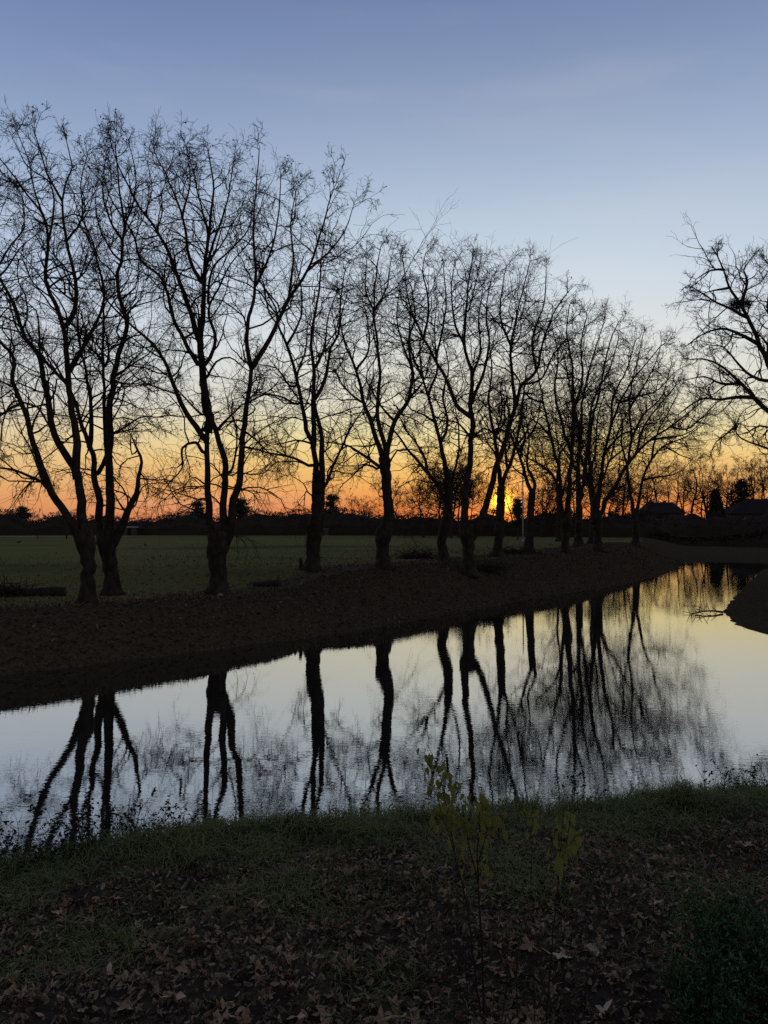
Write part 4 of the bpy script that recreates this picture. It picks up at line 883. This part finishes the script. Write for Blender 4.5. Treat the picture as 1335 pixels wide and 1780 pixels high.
# big overhanging tussocks
tus = []
for (px, Zt, m) in ((400, 9.35, 900), (440, 9.55, 700), (360, 9.15, 500), (1000, 10.3, 500), (1110, 10.6, 700), (1160, 10.75, 600), (900, 10.1, 400), (1290, 11.1, 500), (250, 8.8, 300), (560, 9.7, 350), (310, 9.0, 500), (480, 9.6, 500), (620, 9.85, 400), (700, 9.9, 400), (1220, 10.9, 600), (1060, 10.45, 400), (150, 8.65, 400), (60, 8.4, 400), (520, 9.3, 300), (780, 9.5, 300), (640, 9.0, 250), (330, 8.3, 250), (1180, 9.9, 300)):
    tus.append(np.stack([X(px, Zt) + rng.normal(0, .17, m), Zt + rng.normal(0, .14, m)], -1))
tus = np.concatenate(tus); blades('tussock_grass', M['grass'], tus[:, 0], tus[:, 1], rng.uniform(.2, .45, len(tus)), rng.uniform(.0035, .0065, len(tus)), 43, .55, label='thick overhanging tussocks on the lip of the near bank', cat='grass', droop=.8)
# tall thin stalks on the lip, right
n = 90; px = np.concatenate([rng.uniform(1180, 1345, 60), rng.uniform(860, 1180, 30)]); Zt = np.interp(px, [860, 1335], [10.0, 11.1]) + rng.normal(0, .1, n)
blades('reed_stalks', M['dry'], X(px, Zt), Zt, rng.uniform(.25, .62, n), np.full(n, .0035), 44, .22, label='thin dry stalks standing on the near bank at right', cat='stalks', droop=.15)

def leaf_shape(kind, rng):
    if kind == 'plane':
        lob = [(0, 1.0), (62, .86), (-62, .86), (118, .6), (-118, .6)]; A = []
        ks = sorted([(a, r * rng.uniform(.85, 1.1)) for a, r in lob])
        for i, (a, r) in enumerate(ks):
            A.append((a - 17, r * .62)); A.append((a, r)); A.append((a + 17, r * .62))
            nx_ = ks[(i + 1) % 5][0] if i < 4 else 242
            A.append(((a + nx_) / 2 if i < 4 else 180, .34 if i < 4 else .12))
        P_ = np.array([(r * math.sin(R(a)), r * math.cos(R(a))) for a, r in A]) * .5
    else:
        t = np.linspace(0, 2 * math.pi, 9)[:-1]; P_ = np.stack([.22 * np.sin(t), .5 * np.cos(t)], -1)
    return P_
def leaf_batch(n, rng, size, kind, nvar=10, flat=.35):
    """vertices of n curled leaves round the origin (n,k,3) and the fan faces"""
    shp = [leaf_shape(kind, rng) for _ in range(nvar)]; k = len(shp[0]); v = rng.integers(0, nvar, n)
    xy = np.array(shp)[v] * size[:, None, None]
    curl = rng.normal(flat, .35, n)[:, None] / size[:, None]; fold = rng.normal(0, .5, n)[:, None] / size[:, None]
    z = curl * (xy ** 2).sum(-1) * 1.2 + fold * xy[..., 0] * np.abs(xy[..., 1]) + .06 * size[:, None] * rng.normal(size=xy.shape[:2])
    V_ = np.concatenate([np.zeros((n, 1, 3)), np.concatenate([xy, z[..., None]], -1)], 1)
    i = np.arange(k); f = np.stack([0 * i, 1 + (i + 1) % k, 1 + i], -1)
    return V_, f
def rot_batch(V_, rng, tilt):
    n = len(V_); a = rng.uniform(0, 6.28, n); t1 = rng.normal(0, tilt, n); t2 = rng.normal(0, tilt, n)
    x, y, z = V_[..., 0], V_[..., 1], V_[..., 2]
    c, s = np.cos(t1)[:, None], np.sin(t1)[:, None]; y, z = y * c - z * s, y * s + z * c
    c, s = np.cos(t2)[:, None], np.sin(t2)[:, None]; x, z = x * c - z * s, x * s + z * c
    c, s = np.cos(a)[:, None], np.sin(a)[:, None]; x, y = x * c - y * s, x * s + y * c
    return np.stack([x, y, z], -1)
def litter(name, x, y, size, kind, seed, mat, tilt, label, lift=.015):
    rng = np.random.default_rng(seed); n = len(x); V_, f = leaf_batch(n, rng, size, kind); V_ = rot_batch(V_, rng, tilt)
    V_ = V_ + np.stack([x, y, height(x, y) + lift + rng.uniform(0, .02, n)], -1)[:, None]
    k = V_.shape[1]; g = Geo(); g.add(V_.reshape(-1, 3), (f[None] + k * np.arange(n)[:, None, None]).reshape(-1, 3))
    o = g.build(name, mat, None, (0, 0, 0), False); tag(o, label, 'leaves', kind='stuff'); return o
rng = np.random.default_rng(71)
n = 14000; x = rng.uniform(-7, 7, n); y = rng.uniform(4.5, 11, n); d = wdist(x, y)
k = (rng.uniform(size=n) < np.interp(d, [.2, 1.2, 2.3, 3.5, 6], [.08, .25, .6, 1, 1])) & (d > .3) & (np.abs(x) < y * .6 + .6); x, y = x[k], y[k]
litter('leaf_litter', x, y, .04 + .11 * rng.beta(1.4, 2.6, len(x)), 'plane', 72, M['leaf'], .6, 'thick brown layer of fallen plane leaves on near bank')
n = 19000; x = rng.uniform(-6, 6, n); y = rng.uniform(4.5, 9.5, n); k = (wdist(x, y) > 1.2) & (np.abs(x) < y * .6 + .4); x, y = x[k], y[k]
litter('leaf_crumbs', x, y, rng.uniform(.025, .085, len(x)), 'oval', 73, M['leaf'], .6, 'small broken bits of dead leaf on near bank')
# far bank
n = 36000; x = rng.uniform(-24, 30, n); y = rng.uniform(22, 70, n); d = wdist(x, y); nr, rt_ = sides(x, y)
k = ~nr & ~rt_ & (d > 5) & (np.abs(x) < y * .56 + 1) & (rng.uniform(size=n) < np.interp(d, [5, 8, 14, 26], [1, 1, .6, 0]) * np.clip(1.3 + 2 * fbm(x * .3, y * .3, 85, 3), .1, 2) * .8); x, y = x[k], y[k]
litter('meadow_leaves', x, y, rng.uniform(.07, .15, len(x)), 'oval', 76, M['leaf'], .35, 'fallen leaves thinly scattered on the meadow under the trees')
n = 90000; x = rng.uniform(-22, 34, n); y = rng.uniform(14, 84, n); d = wdist(x, y); nr, rt_ = sides(x, y)
k = ~nr & ~rt_ & (d > .1) & (d < 7) & (np.abs(x) < y * .56 + 1) & (rng.uniform(size=n) < np.interp(d, [0, 4, 9, 18], [1, .8, .4, .1]) * np.clip(1.6 - y / 60, .3, 1)); x, y = x[k], y[k]
litter('far_bank_leaves', x, y, rng.uniform(.08, .18, len(x)), 'oval', 74, M['bank_leaf'], .5, 'brown fallen leaves strewn over the far bank')
n = 190000; x = rng.uniform(-24, 34, n); y = rng.uniform(14, 84, n); d = wdist(x, y); nr, rt_ = sides(x, y)
pr = np.interp(d, [.3, 1.5, 2.6, 4.2, 5.5, 9], [.05, .4, 1, .9, .25, .08]) * np.clip(1 + 2.2 * fbm(x * .5, y * .5, 81, 3), 0, 2) * .6
k = ~nr & ~rt_ & (d > .3) & (np.abs(x) < y * .56 + 1) & (rng.uniform(size=n) < pr); x, y = x[k], y[k]
blades('far_bank_weeds', M['dry'], x, y, rng.uniform(.10, .36, len(x)), rng.uniform(.006, .012, len(x)), 82, .5, label='dry weeds and grass along the top of the far bank', cat='weeds', droop=.5)
n = 6000; x = rng.uniform(13, 36, n); y = rng.uniform(24, 76, n); d = wdist(x, y); nr, rt_ = sides(x, y); k = rt_ & (d > .2) & (d < 9); x, y = x[k], y[k]
blades('right_bank_grass', M['dry'], x, y, rng.uniform(.08, .25, len(x)), rng.uniform(.005, .01, len(x)), 83, .6, label='short dry grass on the right bank', cat='grass')

rng = np.random.default_rng(88); n = 240; yv = rng.uniform(4.7, 9.2, n); xv = rng.uniform(-.56, .56, n) * yv; a = rng.uniform(0, 6.28, n)
g = Geo(); p, q = grow(rng, np.stack([xv, yv, height(xv, yv) + .03], -1), np.stack([np.cos(a), np.sin(a), rng.normal(.05, .12, n)], -1), rng.uniform(.1, .5, n), rng.uniform(.002, .006, n), np.full(n, .0012), 5, .12, 0)
g.tubes(p, q, 4); tag(g.build('fallen_twigs', M['stem']), 'thin dead twigs lying all over the near litter', 'twigs', kind='stuff')
# larger single leaves: things of their own
rng = np.random.default_rng(91)
LM = []
for mname, cnt in (('bigleaf', 10), ('paleleaf', 5)):
    V_, f = leaf_batch(cnt, rng, np.full(cnt, 1.0), 'plane', cnt, .25)
    for v in V_:
        i0 = int(np.argmin(v[1:, 1])) + 1
        base = v[i0]; st = np.array([base + (-.02, 0, 0), base + (.02, 0, 0), base + (.015, -.32, .04), base + (-.005, -.32, .04)])
        me = mesh('fallen_leaf', np.concatenate([v, st]), [f, np.array([[len(v), len(v) + 1, len(v) + 2, len(v) + 3]])], False); me.materials.append(M[mname]); LM.append(me)
def put_leaf(me, x, y, s, rz, tx, ty, label, group):
    o = bpy.data.objects.new('fallen_leaf', me); COL.objects.link(o); o.location = (x, y, hgt(x, y) + .035); o.rotation_euler = (tx, ty, rz); o.scale = (s, s, s)
    tag(o, label, 'leaf', group); return o
def ground_px(px, py):
    lo, hi = 3.0, 14.0
    for _ in range(40):
        m_ = (lo + hi) / 2; p_ = P(px, py, m_)
        if p_[2] > hgt(p_[0], p_[1]): lo = m_
        else: hi = m_
    return P(px, py, lo)
gl_ = 'single fallen leaves lying on the near bank'
special = [(302, 1741, .26, 'large pale star-shaped fallen leaf near the bottom left'), (188, 1702, .22, 'pale buff leaf with upturned tip, upper left of the star-shaped leaf'), (100, 1592, .20, 'pale curled leaf on grass at the left, farthest from the star-shaped leaf'),
           (238, 1618, .17, 'small pale pointed leaf in the grass above the buff leaf'), (708, 1603, .22, 'large tan leaf lying alone in the middle of dark litter'), (318, 1585, .12, 'tiny pale sliver of leaf on the green turf'),
           (620, 1466, .11, 'small bright leaf scrap on the turf strip, left of sapling'), (535, 1494, .09, 'bright narrow leaf scrap on turf, lowest of the pale scraps'), (735, 1446, .2, 'pale flat leaf at the edge of the turf behind the sapling'),
           (770, 1516, .2, 'pale leaf under the sapling stems on the left side'), (975, 1668, .26, 'large pale crumpled leaf cluster right of the thin sapling stem'), (1035, 1660, .22, 'tan folded leaf just right of the crumpled leaf cluster'),
           (1142, 1573, .18, 'narrow pale leaf beside the dark green bush'), (1300, 1475, .19, 'pale leaf lying near the right edge below the turf'), (20, 1702, .22, 'tan leaf standing on edge by the left border'),
           (515, 1777, .2, 'pale leaf cut by the bottom edge, middle of the litter'), (1045, 1770, .24, 'broad tan leaf at the bottom edge left of the bush')]
for i, (px, py, s, lb) in enumerate(special):
    p_ = ground_px(px, py)
    put_leaf(LM[10 + i % 5], p_[0], p_[1], s, rng.uniform(0, 6.28), rng.normal(.12, .2), rng.normal(0, .25), lb, gl_)
cnt = 0
while cnt < 270:
    yv = rng.uniform(4.7, 8.6); xv = rng.uniform(-.56, .56) * yv
    if wdist(np.array([xv]), np.array([yv]))[0] < 1.5 or rng.uniform() > (9.6 - yv) / 4.6: continue
    put_leaf(LM[rng.integers(0, 10)], xv, yv, .11 + .15 * rng.beta(1.3, 2), rng.uniform(0, 6.28), rng.normal(0, .35), rng.normal(0, .35), 'dull brown plane leaf in the litter of the near bank', 'dull brown leaves in the near litter'); cnt += 1

# ------------------------------------------------------------------ saplings, weeds, bushes
def ovate(n, rng, size):
    k = np.array([(0, 0), (.2, .2), (.27, .42), (.2, .7), (0, 1.0), (-.2, .7), (-.27, .42), (-.2, .2)]); mid = np.array([[0, .5]])
    xy = np.concatenate([mid, k])[None] * size[:, None, None]; z = .35 * np.abs(xy[..., 0]) - .25 * xy[..., 1] ** 2 / size[:, None]
    V_ = np.concatenate([xy, z[..., None]], -1); i = np.arange(8); return V_, np.stack([0 * i, 1 + (i + 1) % 8, 1 + i], -1)
LEAFM = []
rng = np.random.default_rng(95)
for j in range(6):
    V_, f = ovate(1, rng, np.array([1.0])); v = V_[0]; v[:, 2] += rng.normal(0, .04, 9) + rng.uniform(-.5, .1) * v[:, 1] ** 2
    me = mesh('leaf', v, [f], True); me.materials.append(M['yleaf']); LEAFM.append(me)
def sapling(base, Z, stems, nleaf, label, seed, ls=(.05, .098), tmin=.66):
    rng = np.random.default_rng(seed); p_ = P(base[0], base[1], Z); zb = hgt(p_[0], Z); root = empty('sapling', (p_[0], Z, zb), label=label, cat='sapling', group='yellow-leaved saplings')
    O = np.array([p_[0], Z, zb])
    for si, (pp, r0, dz) in enumerate(stems):
        W = np.array([P(a, b, Z + dz * i / len(pp)) for i, (a, b) in enumerate(pp)])
        if si == 0 or True: 
            W[0, 2] = max(min(W[0, 2], W[0, 2]), zb - .02) if W[0, 2] > zb + .4 else hgt(W[0, 0], W[0, 1]) - .02
        pts, rad = catmull(W, np.linspace(r0, .0016, len(W)), .06); m = len(pts); pts = pts + rng.normal(0, .003, (m, 3))
        g = Geo(); g.tubes(pts[None], rad[None], 6); so = g.build('stem', M['stem'], root, O)
        k = nleaf[si]; sel = rng.uniform(tmin, 1, k)
        for t in sel:
            i = min(int(t * (m - 1)), m - 2); o = bpy.data.objects.new('leaf', LEAFM[rng.integers(0, 6)]); COL.objects.link(o); o.parent = root
            a = rng.uniform(0, 6.28); rr = rng.uniform(.0, .11)
            o.location = tuple(pts[i] - O + np.array([math.cos(a) * rr, math.sin(a) * rr, rng.uniform(-.02, .05)])); s = rng.uniform(*ls); o.scale = (s * rng.uniform(.85, 1.2), s, s)
            o.rotation_euler = (R(rng.uniform(-95, -35)), rng.normal(0, .35), a - math.pi / 2 + rng.normal(0, .4))
    return root
sapling((842, 1775), 5.25, [
    ([(842, 1780), (839, 1690), (833, 1560), (830, 1490), (834, 1420), (838, 1365)], .009, .1),
    ([(836, 1700), (812, 1580), (796, 1510), (788, 1470), (776, 1400), (762, 1340), (744, 1295)], .007, .25),
    ([(832, 1540), (815, 1470), (806, 1420), (798, 1380)], .005, -.15), ([(790, 1480), (772, 1430), (762, 1390)], .004, -.1), ([(831, 1500), (848, 1440), (856, 1400)], .004, .1)],
    [36, 46, 20, 16, 14], 'tall thin sapling with clusters of yellow-green leaves before the water', 401)
sapling((950, 1775), 5.2, [
    ([(948, 1780), (956, 1690), (966, 1570), (974, 1490), (978, 1440), (980, 1400)], .006, .1), ([(972, 1510), (988, 1450), (992, 1410)], .003, -.05)],
    [26, 9], 'shorter sapling with small tuft of yellow-green leaves, right of tall one', 402, tmin=.76)
sapling((925, 1500), 7.2, [([(922, 1530), (924, 1480), (926, 1430), (924, 1395)], .004, .1)], [16], 'smallest yellow-green sapling at the turf edge between other two', 403, (.06, .1))
# bare thin shoots near the saplings
for i, (bx, by, tx, ty, Z) in enumerate([(870, 1778, 880, 1600, 5.1), (900, 1778, 915, 1560, 5.15), (930, 1778, 925, 1640, 5.05), (815, 1770, 800, 1600, 5.2), (965, 1778, 1000, 1600, 5.1), (780, 1700, 770, 1560, 5.6)]):
    rng = np.random.default_rng(500 + i); p0 = P(bx, by, Z); p0[2] = hgt(p0[0], Z) - .02; p1_ = P(tx, ty, Z + .1)
    pts, rad = catmull([p0, (p0 + p1_) / 2 + rng.normal(0, .03, 3), p1_], [.004, .003, .0015], .06); g = Geo(); g.tubes(pts[None], rad[None], 5)
    S = pts[rng.integers(len(pts) // 3, len(pts), 5)]; p, q = grow(rng, S, rng.normal(size=(5, 3)) + np.array([0, 0, 1.2]), rng.uniform(.08, .25, 5), np.full(5, .002), np.full(5, .001), 4, .15, .1); g.tubes(p, q, 4)
    o = g.build('bare_shoot', M['stem'], None, p0); o.location = tuple(p0); tag(o, 'thin bare twiggy shoot rising from the litter, ' + ORD[sorted([870, 900, 930, 815, 965, 780]).index(bx)] + ' from the left', 'shoot', 'bare shoots near the saplings')

def weed_mesh(seed, h, nst, leafy):
    rng = np.random.default_rng(seed); gs = Geo(); gl = Geo()
    S = np.stack([rng.normal(0, .06, nst), rng.normal(0, .06, nst), np.full(nst, -.03)], -1); D = rng.normal(0, .35, (nst, 3)) + np.array([0, 0, 1.])
    p, q = grow(rng, S, D, rng.uniform(.6, 1.1, nst) * h, np.full(nst, .005), np.full(nst, .002), 7, .12, .03); gs.tubes(p, q, 4)
    S2, D2, r2, t2, b2 = spawn(rng, p, q, 7, .25, .4, 1.0); p2, q2 = grow(rng, S2, D2, rng.uniform(.08, .25, len(S2)) * h / .5, np.full(len(S2), .0025), np.full(len(S2), .0012), 4, .2, .05); gs.tubes(p2, q2, 3)
    m = int(len(p2) * leafy); ii = rng.integers(0, len(p2), m); jj = rng.integers(1, 5, m); c = p2[ii, jj]
    V_, f = ovate(m, rng, rng.uniform(.025, .055, m)); V_ = rot_batch(V_, rng, .9) + c[:, None]; gl.add(V_.reshape(-1, 3), (f[None] + 9 * np.arange(m)[:, None, None]).reshape(-1, 3))
    a = mesh('stem', np.concatenate(gs.V), [np.concatenate(gs.F4)]); a.materials.append(M['stem'])
    b = mesh('foliage', np.concatenate(gl.V), [np.concatenate(gl.F3)]); b.materials.append(M['weed']); return a, b
WV = [weed_mesh(601, .55, 5, 3.0), weed_mesh(602, .45, 7, 3.4), weed_mesh(603, .62, 4, 2.2)]
rng = np.random.default_rng(610)
spots = [(px, 'leafy dark weed clump on the water edge at lower left', 'weeds on the water edge at left') for px in (8, 30, 52, 75, 98, 122, 145, 168, 192, 215, 240, 262, 285, 308, 330)] + \
        [(px, 'dark weed clump on the lip of the turf near the middle', 'weeds on the lip near the middle') for px in (470, 505, 540, 575, 610, 650, 690, 730, 880)] + \
        [(px, 'thin dark weed clump on the lip at right', 'weeds on the lip at right') for px in (1010, 1205, 1240, 1275, 1305, 1330)]
for i, (px, lb, gr) in enumerate(spots):
    Zw = np.interp(px, [0, 150, 340, 670, 1000, 1335], [8.35, 8.8, 9.3, 10.0, 10.35, 11.1]) + rng.normal(0, .12); xw = X(px, Zw)
    e = empty('weed', (xw, Zw, hgt(xw, Zw)), label=lb + ', ' + ORD[[q[0] for q in spots if q[2] == gr].index(px)] + ' from the left', cat='weed', group=gr); e.rotation_euler = (0, 0, rng.uniform(0, 6.28)); s = rng.uniform(.75, 1.25) * (.62 if 400 < px < 1000 else 1.0); e.scale = (s, s, s)
    for nm, me in zip(('stem', 'foliage'), WV[i % 3]):
        o = bpy.data.objects.new(nm, me); COL.objects.link(o); o.parent = e

def bush(px, Z, ytop, w, seed, label, nst=52):
    rng = np.random.default_rng(seed); x = X(px, Z); zb = hgt(x, Z); h = CAMZ + (HOR - ytop) / F * Z - zb; e = empty('bush', (x, Z, zb), label=label, cat='bush')
    gs = Geo(); gl = Geo(); th = rng.uniform(0, 6.28, nst); sp = rng.uniform(.1, 1, nst)
    D = np.stack([np.cos(th) * sp * w / h, np.sin(th) * sp * w / h, np.full(nst, 1.)], -1); S = np.stack([np.cos(th) * .06, np.sin(th) * .06, 0 * th - .03], -1)
    p, q = grow(rng, S, D, h * rng.uniform(.75, 1.12, nst), np.full(nst, .006), np.full(nst, .002), 7, .1, .02); gs.tubes(p, q, 4)
    S2, D2, r2, t2, b2 = spawn(rng, p, q, 16, .2, .4, 1.1); p2, q2 = grow(rng, S2, D2, rng.uniform(.06, .18, len(S2)), np.full(len(S2), .002), np.full(len(S2), .001), 4, .2, -.03); gs.tubes(p2, q2, 3)
    m = len(p2) * 8; ii = np.repeat(np.arange(len(p2)), 8); u = rng.uniform(.1, 1, m) * 4; j = np.minimum(u.astype(int), 3); c = p2[ii, j] + (p2[ii, j + 1] - p2[ii, j]) * (u - j)[:, None]
    d1 = unit(rng.normal(size=(m, 3)) + .6 * unit(p2[ii, 4] - p2[ii, 0]) + np.array([0, 0, .2])) * rng.uniform(.02, .05, m)[:, None]; d2 = unit(np.cross(d1, rng.normal(size=(m, 3)))) * .006
    gl.add(np.stack([c, c + d1 * .5 + d2, c + d1, c + d1 * .5 - d2], 1).reshape(-1, 3), None, np.arange(m * 4).reshape(-1, 4))
    gs.build('stem', M['stem'], e); gl.build('foliage', M['bush'], e)
bush(1262, 5.5, 1566, .30, 701, 'dark green feathery bush at right, the one farther from viewer')
bush(1228, 4.9, 1662, .24, 702, 'small dark green feathery bush in the lower right corner')
bush(1350, 5.1, 1632, .28, 703, 'dark green bush cut by the right edge of the picture')
